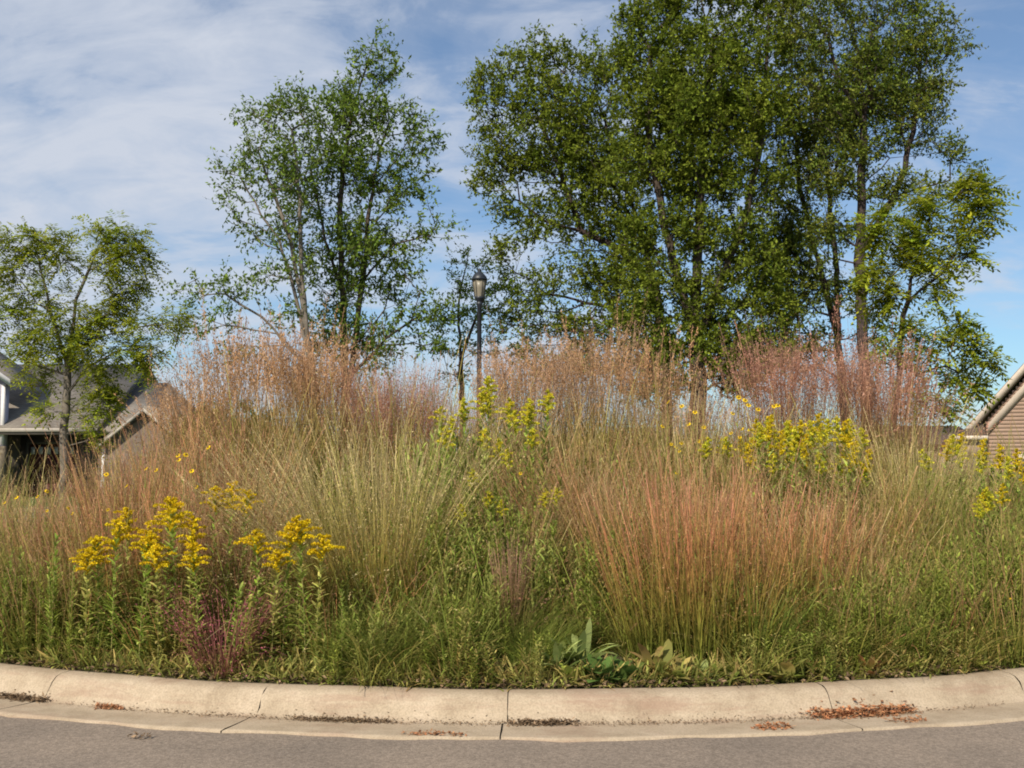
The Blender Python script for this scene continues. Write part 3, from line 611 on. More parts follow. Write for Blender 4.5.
g = Geo(); g.box(hx0, X(4), D, D + 8, 0, ez + .03); g.box(X(4), hx1, D + 1.4, D + 7, 0, ez + .05)
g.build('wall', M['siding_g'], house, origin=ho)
rz_ = Z(368, D + 4.6)
g = Geo(); g.hexa([(hx0 - .4, D - .5, ez), (hx1 + .3, D - .5, ez), (hx1 + .3, D + 4.6, rz_), (hx0 - .4, D + 4.6, rz_)], (0, 0, .16)); g.hexa([(hx0 - .4, D + 4.6, rz_), (hx1 + .3, D + 4.6, rz_), (hx1 + .3, D + 9.6, ez), (hx0 - .4, D + 9.6, ez)], (0, 0, .16))
g.add([(hx1 + .02, D, ez - .25), (hx1 + .02, D + 9, ez - .25), (hx1 + .02, D + 4.6, rz_ - .02), (hx1 + .02, D + 4.6, rz_ - .02)], [[0, 1, 2, 3]])
roof = g.build('roof', M['shingle'], house, origin=ho)
g = Geo(); g.box(X(4), hx1 + .3, D - .56, D - .503, ez - .05, ez + .10); g.build('fascia', M['trim_dull'], house, origin=ho)
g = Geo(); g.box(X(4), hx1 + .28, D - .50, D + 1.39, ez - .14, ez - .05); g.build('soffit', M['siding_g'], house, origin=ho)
gd = Geo(); gx0, gx1 = X(14), X(62); gy = D + 1.36; gtop = Z(444)
for r_ in range(4):
    for c_ in range(6):
        w_ = (gx1 - gx0) / 6; hh = gtop / 4
        if r_ == 3: continue
        gd.box(gx0 + c_ * w_ + .03, gx0 + (c_ + 1) * w_ - .03, gy - .05, gy - .004, r_ * hh + .03, (r_ + 1) * hh - .03)
gd.box(gx0, gx1, gy, gy + .035, 0, gtop)
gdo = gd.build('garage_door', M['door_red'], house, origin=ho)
for c_ in range(6):
    w_ = (gx1 - gx0) / 6
    q = Geo(); q.box(gx0 + c_ * w_ + .07, gx0 + (c_ + 1) * w_ - .07, gy - .03, gy - .004, gtop * .75 + .12, gtop - .1); q.build('window_pane', M['glass_pale'], gdo, origin=ho)
g = Geo(); g.box(gx0 - .12, gx0 - .01, gy - .06, gy + .02, 0, gtop + .12); g.box(gx1 + .01, gx1 + .12, gy - .06, gy + .02, 0, gtop + .12); g.box(gx0 - .01, gx1 + .01, gy - .06, gy + .02, gtop + .01, gtop + .12)
g.build('door_frame', M['siding_g'], house, origin=ho)
# projecting front bay at the left edge (its white corner board shows)
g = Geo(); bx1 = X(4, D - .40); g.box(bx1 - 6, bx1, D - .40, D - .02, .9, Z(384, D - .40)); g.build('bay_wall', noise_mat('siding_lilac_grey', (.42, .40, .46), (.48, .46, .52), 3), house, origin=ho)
g = Geo(); g.box(bx1 - 6.02, bx1 + .05, D - .50, D - .02, 0, Z(446, D - .50)); g.build('stone_base', M['stone'], house, origin=ho)
g = Geo(); g.box(bx1 - .10, bx1 + .03, D - .406, D - .33, Z(445, D - .40), Z(384, D - .40)); g.build('corner_board', M['trim_w'], house, origin=ho)
g = Geo(); zb = Z(384, D - .40); g.hexa([(bx1 + .45, D - .9, zb), (bx1 + .45, D + 2, zb), (bx1 - 3, D + 2, zb + 2.4), (bx1 - 3, D - .9, zb + 2.4)], (0, 0, .15)); g.hexa([(bx1 - 6.5, D - .9, zb), (bx1 - 6.5, D + 2, zb), (bx1 - 3, D + 2, zb + 2.4), (bx1 - 3, D - .9, zb + 2.4)], (0, 0, .14)); g.build('bay_roof', M['shingle'], house, origin=ho)
g = Geo(); g.hexa([(bx1 + .48, D - .95, zb - .12), (bx1 + .48, D - .91, zb - .12), (bx1 - 3, D - .91, zb + 2.3), (bx1 - 3, D - .95, zb + 2.3)], (0, 0, .25)); g.build('rake_board', M['trim_w'], house, origin=ho)
# wing with its own ridge and little front gable
wx1 = X(176, D + 3); wz = Z(386, D + 4.5); 
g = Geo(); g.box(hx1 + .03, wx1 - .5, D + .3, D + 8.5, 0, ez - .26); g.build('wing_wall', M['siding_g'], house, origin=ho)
g = Geo(); rr_ = X(168, D + 4.5); g.hexa([(hx1 - 1, D - .2, ez - .1), (wx1 + .3, D - .2, ez - .1), (rr_, D + 4.5, wz), (hx1 - 1, D + 4.5, wz)], (0, 0, .14)); g.hexa([(hx1 - 1, D + 4.5, wz), (rr_, D + 4.5, wz), (wx1 + .3, D + 9, ez - .1), (hx1 - 1, D + 9, ez - .1)], (0, 0, .14)); g.hexa([(wx1 + .3, D - .2, ez - .1), (wx1 + .3, D + 9, ez - .1), (rr_, D + 4.5, wz), (rr_, D + 4.5, wz)], (0, 0, .13))
g.build('wing_roof', M['shingle'], house, origin=ho)
g = Geo(); d2 = D - 1.2; ax0, axm, ax1 = X(101, d2), X(147, d2), X(193, d2); az0, azm = Z(446, d2), Z(409, d2)
g.add([(ax0 + .3, d2, 0), (ax1 - .3, d2, 0), (ax1 - .3, d2, az0), (ax0 + .3, d2, az0), (axm, d2, azm - .1)], [[0, 1, 2, 3], [3, 2, 4, 4]]); g.box(ax0 + .3, ax1 - .3, d2 + .01, D + .29, 0, az0 - .05)
g.build('gable_wall', noise_mat('gable_siding', (.17, .125, .10), (.22, .165, .135), 8), house, origin=ho)
g = Geo(); g.hexa([(ax0, d2 - .3, az0 - .05), (axm, d2 - .3, azm), (axm, d2 + 5, azm), (ax0, d2 + 5, az0 - .05)], (0, 0, .12)); g.hexa([(ax1, d2 - .3, az0 - .05), (axm, d2 - .3, azm), (axm, d2 + 5, azm), (ax1, d2 + 5, az0 - .05)], (0, 0, .118)); g.build('gable_roof', M['shingle'], house, origin=ho)
for s_ in (ax0, ax1):
    g = Geo(); g.hexa([(s_, d2 - .35, az0 - .14), (axm, d2 - .35, azm - .1), (axm, d2 - .31, azm - .1), (s_, d2 - .31, az0 - .14)], (0, 0, .13)); g.build('rake_board', M['trim_dull'], house, origin=ho)
g = Geo(); g.box(ax0 + .12, ax0 + .24, d2 - .1, d2 - .01, 0, az0 - .1); g.build('downspout', M['trim_w'], house, origin=ho)
# right house: gable end facing the road
D2 = 31.0
def gl(px, py, dy=0): return P(px, py, D2 + dy)
e = gl(966, 432, -.28); s_ = gl(1024, 362, -.28); slope = (s_[2] - e[2]) / (s_[0] - e[0])
hw = 6.4; rx = e[0] + hw; rzz = e[2] + hw * slope
h2 = thing('house', 'taupe lap-sided gable house with cream rake boards at the right edge', 'house', (e[0], D2 - .28, 0), rz=-R(28)); ho2 = np.array([e[0], D2 - .28, 0.])
wl, wr = e[0] + .55, e[0] + 2 * hw - .55
g = Geo(); z = 0.0; dz = .115
def apex_z(x): return rzz - abs(x - rx) * slope
while z < rzz - .35:
    z1 = min(z + dz, rzz - .3); half = min((rzz - .25 - z1) / slope, rx - wl)
    if half <= 0.05: break
    g.add([(rx - half, D2 - .022, z), (rx + half, D2 - .022, z), (rx + half, D2, z1), (rx - half, D2, z1), (rx - half, D2, z), (rx + half, D2, z)], [[0, 1, 2, 3], [4, 5, 1, 0]])
    z += dz
g.box(wl, wr, D2 + .004, D2 + 10, 0, e[2] - .1)
g.build('wall', M['siding_b'], h2, origin=ho2)
g = Geo()
for sg in (-1, 1):
    g.hexa([(rx + sg * hw, D2 - .26, e[2]), (rx, D2 - .26, rzz), (rx, D2 + 10.4, rzz), (rx + sg * hw, D2 + 10.4, e[2])], (0, 0, .14 - .003 * sg))
g.build('roof', M['shingle_b'], h2, origin=ho2)
for sg in (-1, 1):
    g = Geo(); g.hexa([(rx + sg * hw, D2 - .30, e[2] - .15), (rx, D2 - .30, rzz - .15), (rx, D2 - .262, rzz - .15), (rx + sg * hw, D2 - .262, e[2] - .15)], (0, 0, .27)); g.build('rake_board', M['trim'], h2, origin=ho2)
    g = Geo(); g.hexa([(rx + sg * (hw - .6), D2 - .09, e[2] - .06), (rx, D2 - .09, rzz - .06 - .6 * slope - .0), (rx, D2 - .03, rzz - .06 - .6 * slope), (rx + sg * (hw - .6), D2 - .03, e[2] - .06)], (0, 0, .30)); g.build('frieze_board', M['trim'], h2, origin=ho2)
    g = Geo(); g.hexa([(rx + sg * (hw - .02), D2 - .26, e[2] - .16), (rx, D2 - .26, rzz - .17), (rx, D2 - .03, rzz - .17), (rx + sg * (hw - .02), D2 - .03, e[2] - .16)], (0, 0, .06)); g.build('soffit', M['soffit'], h2, origin=ho2)
# eave return
a0 = gl(962, 434, -.6); a1 = gl(990, 434, -.6)
g = Geo(); g.add([(a0[0], D2 - .62, a0[2] - .05), (a1[0], D2 - .62, a0[2] - .05), (a1[0] - .12, D2 - .04, a0[2] + .36), (a0[0] + .45, D2 - .04, a0[2] + .36), (a0[0], D2 - .04, a0[2] - .05), (a1[0], D2 - .04, a0[2] - .05)], [[0, 1, 2, 3], [0, 3, 4, 4], [1, 5, 2, 2], [0, 4, 5, 1]]); g.build('return_roof', M['shingle_b'], h2, origin=ho2)
g = Geo(); g.box(a0[0] - .02, a1[0] + .03, D2 - .66, D2 - .035, a0[2] - .17, a0[2] - .053); g.build('return_fascia', M['trim'], h2, origin=ho2)
g = Geo(); g.box(a0[0] + .25, a1[0] - .2, D2 - .45, D2 - .03, a0[2] - .75, a0[2] - .175); g.build('eave_box', M['soffit'], h2, origin=ho2)
w0 = gl(1006, 454); 
wd = Geo(); wd.box(w0[0] - .02, w0[0] + 1.5, D2 - .07, D2 - .025, w0[2] - 1.45, w0[2]); wd.build('window_frame', M['trim'], h2, origin=ho2)
g = Geo(); g.box(w0[0] + .1, w0[0] + 1.38, D2 - .078, D2 - .072, w0[2] - 1.33, w0[2] - .14); g.build('window_pane', M['glass'], h2, origin=ho2)
# distant brown-roofed house
D3 = 62.0; c3 = P(932, 430, D3); h3 = thing('house', 'distant low house, only its brown roof showing left of the gable house', 'house', (c3[0], D3, 0)); ho3 = np.array([c3[0], D3, 0.])
x0_, x1_ = P(890, 430, D3)[0], P(985, 430, D3)[0]; tz = P(512, 427, D3 + 3)[2]
g = Geo(); g.box(x0_ + .4, x1_ - .4, D3 + .4, D3 + 7, 0, 2.25); g.build('wall', M['siding_b'], h3, origin=ho3)
g = Geo(); g.hexa([(x0_, D3, 2.2), (x1_, D3, 2.2), (x1_, D3 + 3.7, tz), (x0_, D3 + 3.7, tz)], (0, 0, .1)); g.hexa([(x0_, D3 + 3.7, tz), (x1_, D3 + 3.7, tz), (x1_, D3 + 7.4, 2.2), (x0_, D3 + 7.4, 2.2)], (0, 0, .1)); g.build('roof', M['shingle_b'], h3, origin=ho3)
# far wood on the horizon
g = Geo(); nfw = 26000
ax_ = rng.uniform(-85, 85, nfw); ay_ = 130 + rng.uniform(-6, 6, nfw); hh_ = 3.2 + 1.3 * np.sin(ax_ * .13) + .8 * np.sin(ax_ * .41 + 1)
pos = np.stack([ax_, ay_, rng.random(nfw) ** .8 * hh_], 1)
flakes(g, pos, rng.normal(size=(nfw, 3)), .8, .6, rng.random(nfw), rng.random(nfw))
tag(g.build('far_wood', M['leaf_dark']), 'low dark line of distant trees on the horizon', 'trees', kind='stuff')

# ------------------------------------------------------------------ prairie plants
def clump(n=100, h=1.0, spread=.09, fan=.28, bend=.5, w=.004, heads='spike', leaves=.4, hvar=.18, lean=(0, 0), segs=5, hl=.4, nsp=14, spL=.010, spW=.004, skew=0.0):
    """one bunch grass: (blades Geo, heads Geo) about the origin"""
    gb, gh = Geo(), Geo()
    a = rng.uniform(0, 2 * math.pi, n); r = spread * np.sqrt(rng.random(n))
    base = np.stack([r * np.cos(a), r * np.sin(a), np.zeros(n)], 1)
    az = a + rng.normal(0, .5, n); le = fan * np.sqrt(rng.random(n)); 
    # common lean
    dx = np.sin(le) * np.cos(az) + lean[0]; dy = np.sin(le) * np.sin(az) + lean[1]; az = np.arctan2(dy, dx); le = np.arcsin(np.clip(np.hypot(dx, dy), 0, .95))
    hh = h * (1 + rng.normal(0, hvar, n)); be = bend * rng.uniform(.1, 1.3, n)
    fl = rng.random(n) < .14
    le = np.where(fl, np.minimum(le + rng.uniform(.1, .5, n), 1.0), le); be = np.where(fl, be + rng.uniform(.2, 1.3, n), be); hh = np.where(fl, hh * rng.uniform(.6, 1.0, n), hh); az = az + np.where(fl, rng.normal(0, .8, n), 0)
    pts, d, tt = ribbons(gb, base, az, le, be, hh, w * rng.uniform(.7, 1.2, n), segs, tint=None, prof=lambda q: 1 - .6 * q)
    nl = int(n * leaves)
    if nl:
        a2 = rng.uniform(0, 2 * math.pi, nl); b2 = np.stack([spread * .9 * np.sqrt(rng.random(nl)) * np.cos(a2), spread * .9 * np.sqrt(rng.random(nl)) * np.sin(a2), np.zeros(nl)], 1)
        ribbons(gb, b2, a2, fan * 1.2 * rng.random(nl) + .05, rng.uniform(.6, 1.9, nl) * (.4 + bend), h * rng.uniform(.35, .75, nl), w * rng.uniform(1.2, 2.2, nl), 4, along=(0, .55))
    if heads:
        m_ = nsp
        if heads == 'plume':   # narrow feathery plume at the tip
            tq = 1 - hl * .6 * rng.random((n, m_)) ** 1.0; off = .012
        elif heads == 'airy':
            tq = 1 - hl * rng.random((n, m_)); off = .030
        elif heads == 'finger':
            tq = 1 - .10 * rng.random((n, m_)); off = .01
        else:
            tq = 1 - hl * rng.random((n, m_)); off = .006
        fi = tq * segs; i0 = np.minimum(fi.astype(int), segs - 1); fr = (fi - i0)[..., None]
        ii = np.arange(n)[:, None]
        pos = pts[ii, i0] * (1 - fr) + pts[ii, i0 + 1] * fr
        dd = d[ii, i0]
        off_v = rng.normal(0, off, (n, m_, 3))
        ax = unit(dd + rng.normal(0, .45 if heads != 'airy' else .9, (n, m_, 3)))
        sz = rng.uniform(.6, 1.3, n * m_)
        if heads == 'finger': sz = sz * 1
        flakes(gh, (pos + off_v).reshape(-1, 3), ax.reshape(-1, 3), spL * sz, spW * sz, np.repeat(tt, m_), along=.8 + .2 * rng.random(n * m_))
    return gb, gh
TEMPL = {}
def templ(key, nvar, **kw):
    if key not in TEMPL: TEMPL[key] = [clump(**kw) for _ in range(nvar)]
    return TEMPL[key]
def interp(xs, x): p = sorted(xs); return np.interp(x, [q[0] for q in p], [q[1] for q in p])
def fill(name, label, cat, mat, tmpl, href, spots, mat_head=None):
    """many bunches nobody could count, as one object. spots: (x, y, height)"""
    g = Geo()
    for x, y, hgt in spots:
        b_, h_ = tmpl[rng.integers(len(tmpl))]; z = float(gz(x, y)); s = hgt / href
        r = rng.uniform(0, 6.28); off = (x, y, z - .02)
        tm = rng.random()
        g.merge(b_, off, r, (s + 1) * .5, s, tm)
        if h_.n: g.merge(h_, off, r, (s + 1) * .5, s, tm)
    return tag(g.build(name, mat), label, cat, kind='stuff')
def inside(x, y, mrg=.06): return (x - ICX) ** 2 + (y - ICY) ** 2 < (IR - mrg) ** 2
def spots_px(px0, px1, d0, d1, n, top=None, hmin=.3, hmax=3, jit=18, hfix=None, mrg=.06, drop=0):
    """random places on the mound between two screen columns and distances; top = skyline (px->py) that the tallest reach"""
    out = []
    for _ in range(n * 4):
        if len(out) >= n: break
        px = rng.uniform(px0, px1); d = rng.uniform(d0, d1)
        p = P(px, 455, d); x, y = p[0], p[1]
        if not inside(x, y, mrg): continue
        if hfix: hgt = rng.uniform(*hfix)
        else:
            py = interp(top, px) + abs(rng.normal(0, jit)) - 4 + drop * (d1 - d) / (d1 - d0)
            hgt = P(px, py, y)[2] - float(gz(x, y))
        out.append((x, y, min(max(hgt, hmin), hmax)))
    return out
T_loose = templ('loose', 8, n=24, h=1.0, spread=.30, fan=.30, bend=.35, w=.0075, heads='spike', leaves=.8, hvar=.25, hl=.45, nsp=10, spL=.016, spW=.006)
def cluster(sp, n, r):
    c = [sp[i] for i in rng.choice(len(sp), n, replace=False)]; out = []
    for q in sp:
        k = min(c, key=lambda z: (z[0] - q[0]) ** 2 + (z[1] - q[1]) ** 2)
        w = rng.uniform(.35, .8); out.append((q[0] + (k[0] - q[0]) * w, q[1] + (k[1] - q[1]) * w, q[2] * .4 + k[2] * .6))
    return out
T_tall = templ('tall', 6, n=16, h=2.0, spread=.12, fan=.17, bend=.22, w=.007, heads='plume', leaves=2.2, hvar=.09, hl=.30, nsp=34, spL=.030, spW=.009, segs=6)
T_airy = templ('airy', 6, n=22, h=2.0, spread=.15, fan=.16, bend=.18, w=.005, heads='airy', leaves=1.2, hvar=.10, hl=.38, nsp=30, spL=.020, spW=.009, segs=6)
T_bunch = templ('bunch', 8, n=46, h=1.0, spread=.17, fan=.32, bend=.30, w=.0078, heads='spike', leaves=.9, hvar=.24, hl=.5, nsp=8, spL=.016, spW=.006)
T_fine = templ('fine', 5, n=150, h=1.0, spread=.10, fan=.42, bend=.75, w=.004, heads=None, leaves=.2, hvar=.2)
T_green = templ('green', 6, n=60, h=.7, spread=.14, fan=.35, bend=.9, w=.010, heads=None, leaves=.5, hvar=.28)
skyO = [(150, 432), (175, 395), (190, 378), (225, 338), (262, 325), (290, 335), (325, 350), (345, 370), (360, 380)]
skyR = [(340, 375), (400, 368), (440, 375), (465, 392)]
skyL = [(470, 395), (490, 352), (520, 345), (560, 350), (598, 325), (650, 345), (670, 385), (735, 392)]
skyP = [(735, 372), (755, 348), (800, 350), (850, 345), (890, 355), (915, 385), (935, 425)]
fill('tall_grass', 'tall orange-tan plumed grass rising against the sky left of the lamp', 'grass', M['orange_tall'], T_tall, 2.0, cluster(spots_px(175, 355, 10.5, 13.5, 84, skyO, jit=26), 20, .3))
fill('tall_grass', 'reddish-pink feathery tall grass between the airy tree and the lamp', 'grass', M['rose_tall'], T_airy, 2.0, cluster(spots_px(335, 460, 10.5, 13, 62, skyR, jit=16), 14, .3))
fill('tall_grass', 'pale lilac-pink airy tall grass right of the lamp', 'grass', M['lilac_tall'], T_airy, 2.0, cluster(spots_px(485, 735, 11.5, 14.0, 70, skyL, jit=24), 17, .3))
fill('tall_grass', 'scattered tan plumes standing above the lilac grass', 'grass', M['orange_tall'], T_tall, 2.0, cluster(spots_px(490, 735, 11.5, 13.5, 48, skyL, jit=18), 14, .3))
fill('tall_grass', 'rose-pink tall grass in front of the right-hand tree trunks', 'grass', M['rose_tall'], T_airy, 2.0, cluster(spots_px(750, 925, 11, 13.5, 46, skyP, jit=20), 13, .3))
fill('tall_grass', 'rose-brown plumed tall grass in front of the right-hand tree trunks', 'grass', M['rose_tall'], T_tall, 2.0, cluster(spots_px(755, 920, 11, 13, 36, skyP, jit=14), 13, .3))
# middle belt (from back to front)
T_leafy = []
for _v in range(6):      # leafy green stalks as a bunch
    gb_, ge_ = Geo(), Geo()
    for _k in range(7):
        x0, y0 = rng.normal(0, .09, 2); hh_ = .7 * rng.uniform(.6, 1.05); n_ = 34; q_ = np.linspace(.08, 1, n_); lx, ly = rng.normal(0, .06, 2)
        ribbons(gb_, np.array([[x0, y0, 0.]]), math.atan2(ly, lx), math.hypot(lx, ly), .1, hh_, .006, 4, along=(0, .3))
        bs = np.stack([x0 + lx * hh_ * q_, y0 + ly * hh_ * q_, hh_ * q_], 1)
        ribbons(gb_, bs, np.arange(n_) * 2.4 + rng.normal(0, .4, n_), rng.uniform(.35, 1.0, n_), rng.uniform(.2, 1.2, n_), rng.uniform(.05, .11, n_) * (1.2 - .5 * q_), rng.uniform(.009, .019, n_), 3, prof=lambda s: .3 + 2.6 * s * (1 - s), twist=0.0)
    T_leafy.append((gb_, ge_))
midtop = [(0, 478), (60, 484), (120, 456), (180, 440), (240, 420), (330, 402), (440, 404), (500, 418), (560, 414), (640, 416), (700, 430), (760, 434), (820, 432), (900, 436), (960, 462), (1024, 462)]
def mix(name, label, spots, parts):
    """one kind of growth split over several colour kinds at random places"""
    spots = [q for q in spots if not (q[1] < 7.0 and .025 < q[0] / q[1] < .2) and not (abs(q[0] / q[1]) < .018 and q[1] < 6.95)]; rng.shuffle(spots); k0 = 0
    for frac, mat, tm, href, lab in parts:
        k1 = k0 + int(len(spots) * frac); fill(name, lab + ' ' + label, 'grass', mat, tm, href, [tuple(q) for q in spots[k0:k1]]); k0 = k1
mix('meadow_grass', 'grass in the belt across the crown of the island', spots_px(-60, 1090, 9.5, 13.0, 230, midtop, jit=18, hmin=.4),
    [(.45, M['olive_grass'], T_bunch, 1.0, 'olive'), (.3, M['russet'], T_bunch, 1.0, 'russet'), (.25, M['tan'], T_bunch, 1.0, 'straw-coloured')])
mix('meadow_grass', 'grass on the left of the island behind the yellow flowers', spots_px(30, 270, 7.4, 10.0, 135, [(0, 492), (90, 468), (150, 452), (230, 440), (270, 450)], jit=14, hmin=.4, drop=65),
    [(.5, M['russet'], T_bunch, 1.0, 'russet'), (.3, M['red'], T_bunch, 1.0, 'copper'), (.2, M['olive_grass'], T_bunch, 1.0, 'olive')])
mix('meadow_grass', 'grass on the slope in the centre right of the island', spots_px(490, 890, 7.5, 10.3, 230, [(490, 450), (560, 440), (700, 452), (890, 455)], jit=16, hmin=.4, drop=75),
    [(.38, M['russet'], T_bunch, 1.0, 'russet'), (.16, M['olive_grass'], T_bunch, 1.0, 'olive'), (.12, M['tan'], T_bunch, 1.0, 'straw-coloured'), (.20, M['red'], T_bunch, 1.0, 'copper'), (.14, M['green_grass'], T_leafy, .7, 'leafy green')])
mix('meadow_grass', 'growth on the right of the island', spots_px(835, 1090, 6.9, 10.3, 290, [(850, 474), (930, 458), (1024, 452)], jit=14, hmin=.4, drop=110),
    [(.48, M['weed'], T_leafy, .7, 'leafy green'), (.24, M['green_grass'], T_bunch, 1.0, 'green grassy'), (.16, M['olive_grass'], T_bunch, 1.0, 'olive grassy'), (.12, M['russet'], T_bunch, 1.0, 'thin brown grassy')])
mix('meadow_grass', 'growth at the left end of the island', spots_px(-70, 105, 6.8, 9.2, 130, [(-60, 500), (60, 500), (110, 510)], jit=16, hmin=.35, drop=85),
    [(.5, M['weed'], T_leafy, .7, 'leafy green'), (.2, M['green_grass'], T_bunch, 1.0, 'green grassy'), (.3, M['russet'], T_bunch, 1.0, 'brown grassy')])
mix('undergrowth', 'growth of the patch before the lamp', spots_px(428, 545, 7.3, 9.3, 85, [(430, 425), (545, 425)], jit=16, hmin=.4, drop=110),
    [(.45, M['weed'], T_leafy, .7, 'leafy green'), (.37, M['gr_leaf'], T_leafy, .7, 'lime-green leafy'), (.18, M['russet'], T_bunch, 1.0, 'thin russet')])
mix('undergrowth', 'undergrowth low in the middle of the bed', [q for q in spots_px(330, 860, 6.55, 8.2, 170, hfix=(.22, .6), mrg=.12) if not (.12 < q[0] / q[1] < .26 and q[1] < 7.6) and not (.03 < q[0] / q[1] < .2 and q[1] < 6.9)] + spots_px(440, 560, 6.8, 8.0, 40, hfix=(.5, .85), mrg=.4),
    [(.45, M['weed'], T_leafy, .7, 'leafy'), (.35, M['weed_mixed'], T_leafy, .7, 'dry-tipped leafy'), (.2, M['green_grass'], T_green, .7, 'broad-bladed green')])
mix('undergrowth', 'undergrowth behind the goldenrod at the left', spots_px(80, 335, 7.1, 8.0, 80, hfix=(.3, .6), mrg=.12),
    [(.5, M['weed'], T_leafy, .7, 'leafy'), (.25, M['weed_mixed'], T_leafy, .7, 'dry-tipped leafy'), (.25, M['green_grass'], T_green, .7, 'broad-bladed green')])
ft = [(-60, 480), (60, 500), (120, 470), (240, 470), (340, 450), (420, 450), (520, 455), (640, 455), (760, 460), (900, 470), (1090, 470)]
mix('meadow_stems', 'loose stems scattered through the whole bed', spots_px(-60, 1090, 6.7, 9.6, 420, ft, jit=26, hmin=.25, drop=130, mrg=.25) ,
    [(.20, M['russet'], T_loose, 1.0, 'russet'), (.26, M['red'], T_loose, 1.0, 'copper'), (.10, M['tan'], T_loose, 1.0, 'straw-coloured'), (.18, M['green_grass'], T_loose, 1.0, 'green'), (.26, M['weed'], T_leafy, .7, 'leafy green')])
mix('undergrowth', 'undergrowth in the front edge of the bed', [q for q in spots_px(-40, 1070, 6.4, 7.1, 210, hfix=(.12, .30), mrg=.08) if not (.03 < q[0] / q[1] < .225 and q[1] < 6.9) and not (-.43 < q[0] / q[1] < -.18 and q[1] < 6.95 and q[2] > .2)],
    [(.4, M['weed'], T_leafy, .7, 'leafy'), (.35, M['weed_mixed'], T_leafy, .7, 'dry-tipped leafy'), (.25, M['olive_grass'], T_green, .7, 'olive-bladed')])
fill('short_grass', 'short fine green grass tufts in the middle front', 'grass', M['green_grass'], T_fine, 1.0, spots_px(340, 560, 6.6, 7.6, 42, hfix=(.25, .45), mrg=.15))
# individual bunches that stand out
def bunch(name, label, px, py, d, mat, head_mat=None, group=None, **kw):
    """a named bunch with base at column px, distance d and top at row py"""
    p = P(px, 455, d); x, y = p[0], p[1]; z = float(gz(x, y)); hgt = P(px, py, y)[2] - z
    kw.setdefault('h', hgt)
    gb, gh = clump(**kw)
    o = thing(name, label, 'grass clump', (x, y, z - .01), group)
    gb.build('blades', mat, o)
    if gh.n: gh.build('seed_heads', head_mat or mat, o)
    return o
GC = 'large grass clumps in the flower bed'
bunch('grass_clump', 'largest pale straw-green arching grass clump left of the lamp', 372, 425, 7.55, M['tan'], group=GC, n=820, spread=.34, fan=.56, bend=.45, w=.0062, heads='spike', hvar=.2, hl=.35, nsp=10, spL=.016, spW=.006, leaves=.25, lean=(-.12, -.02), h=1.38)
bunch('grass_clump', 'pale straw grass fanning left behind the largest arching clump', 322, 425, 8.0, M['tan'], group=GC, n=460, spread=.22, fan=.55, bend=.35, w=.005, heads='spike', hvar=.12, hl=.35, nsp=8, spL=.014, spW=.005, leaves=.2, lean=(-.28, 0), h=1.35)
bunch('grass_clump', 'tan grass clump to the right of the largest arching clump', 425, 445, 8.4, M['tan'], group=GC, n=300, spread=.18, fan=.45, bend=.35, w=.005, heads='spike', hvar=.14, hl=.35, nsp=8, spL=.013, spW=.005, leaves=.2, h=1.25)
bunch('grass_clump', 'rust-red leafy tuft at the foot of the largest arching clump', 345, 560, 7.35, M['red'], group=GC, n=130, spread=.14, fan=.6, bend=.8, w=.006, heads=None, hvar=.25, h=.42, leaves=.5)
bunch('grass_clump', 'slim upright russet tuft by the kerb in the middle', 512, 548, 6.95, M['purple'], group=GC, n=170, spread=.055, fan=.14, bend=.12, w=.0042, heads='spike', hvar=.13, hl=.5, nsp=10, spL=.012, spW=.004, leaves=.3)
bunch('grass_clump', 'dusky purple-pink haze of grass behind the yellow flowers', 240, 505, 7.5, M['purple'], group=GC, n=260, spread=.16, fan=.33, bend=.35, w=.004, heads='airy', hvar=.15, hl=.5, nsp=14, spL=.012, spW=.004, leaves=.2)
bunch('grass_clump', 'low magenta tuft at the kerb between the two yellow flower groups', 228, 590, 6.75, plant_mat('grass_magenta', [(0, (.11, .05, .035)), (1, (.22, .05, .085))], [(0, (.11, .08, .02)), (1, (.21, .08, .07))], .3, .2), group=GC, n=150, spread=.16, fan=.45, bend=.7, w=.007, heads='airy', hvar=.25, hl=.5, nsp=10, spL=.016, spW=.007, leaves=.5)
bunch('grass_clump', 'copper-red clump standing highest in the right foreground', 690, 470, 6.95, M['red'], group=GC, n=240, spread=.26, fan=.24, bend=.24, w=.0065, heads='spike', hvar=.14, hl=.5, nsp=9, spL=.013, spW=.0045, leaves=.35)
bunch('grass_clump', 'copper-red clump leaning left beside the highest copper one', 650, 500, 7.0, M['red'], group=GC, n=130, spread=.22, fan=.24, bend=.24, w=.0065, heads='spike', hvar=.14, hl=.5, nsp=9, spL=.013, spW=.0045, leaves=.3, lean=(-.12, 0))
bunch('grass_clump', 'brick-red upright clump right of the highest copper one', 742, 485, 7.0, M['red'], group=GC, n=150, spread=.24, fan=.22, bend=.24, w=.0065, heads='spike', hvar=.14, hl=.5, nsp=9, spL=.013, spW=.0045, leaves=.3)
bunch('grass_clump', 'brownish red clump in front of the small yellow flowers on the right', 800, 490, 7.3, M['red'], group=GC, n=140, spread=.24, fan=.22, bend=.24, w=.0065, heads='spike', hvar=.14, hl=.5, nsp=8, spL=.013, spW=.0045, leaves=.3)
bunch('grass_clump', 'wine-red slanting clump right of the green-yellow flowers', 585, 440, 8.6, M['red'], group=GC, n=300, spread=.16, fan=.30, bend=.25, w=.005, heads='spike', hvar=.12, hl=.45, nsp=8, spL=.014, spW=.005, leaves=.2, lean=(-.38, 0), h=1.2)
bunch('grass_clump', 'brown slanting clump behind the short green grass', 600, 470, 8.0, M['russet'], group=GC, n=300, spread=.16, fan=.36, bend=.25, w=.005, heads='spike', hvar=.14, hl=.45, nsp=8, spL=.014, spW=.005, leaves=.2, lean=(-.22, 0), h=1.05)
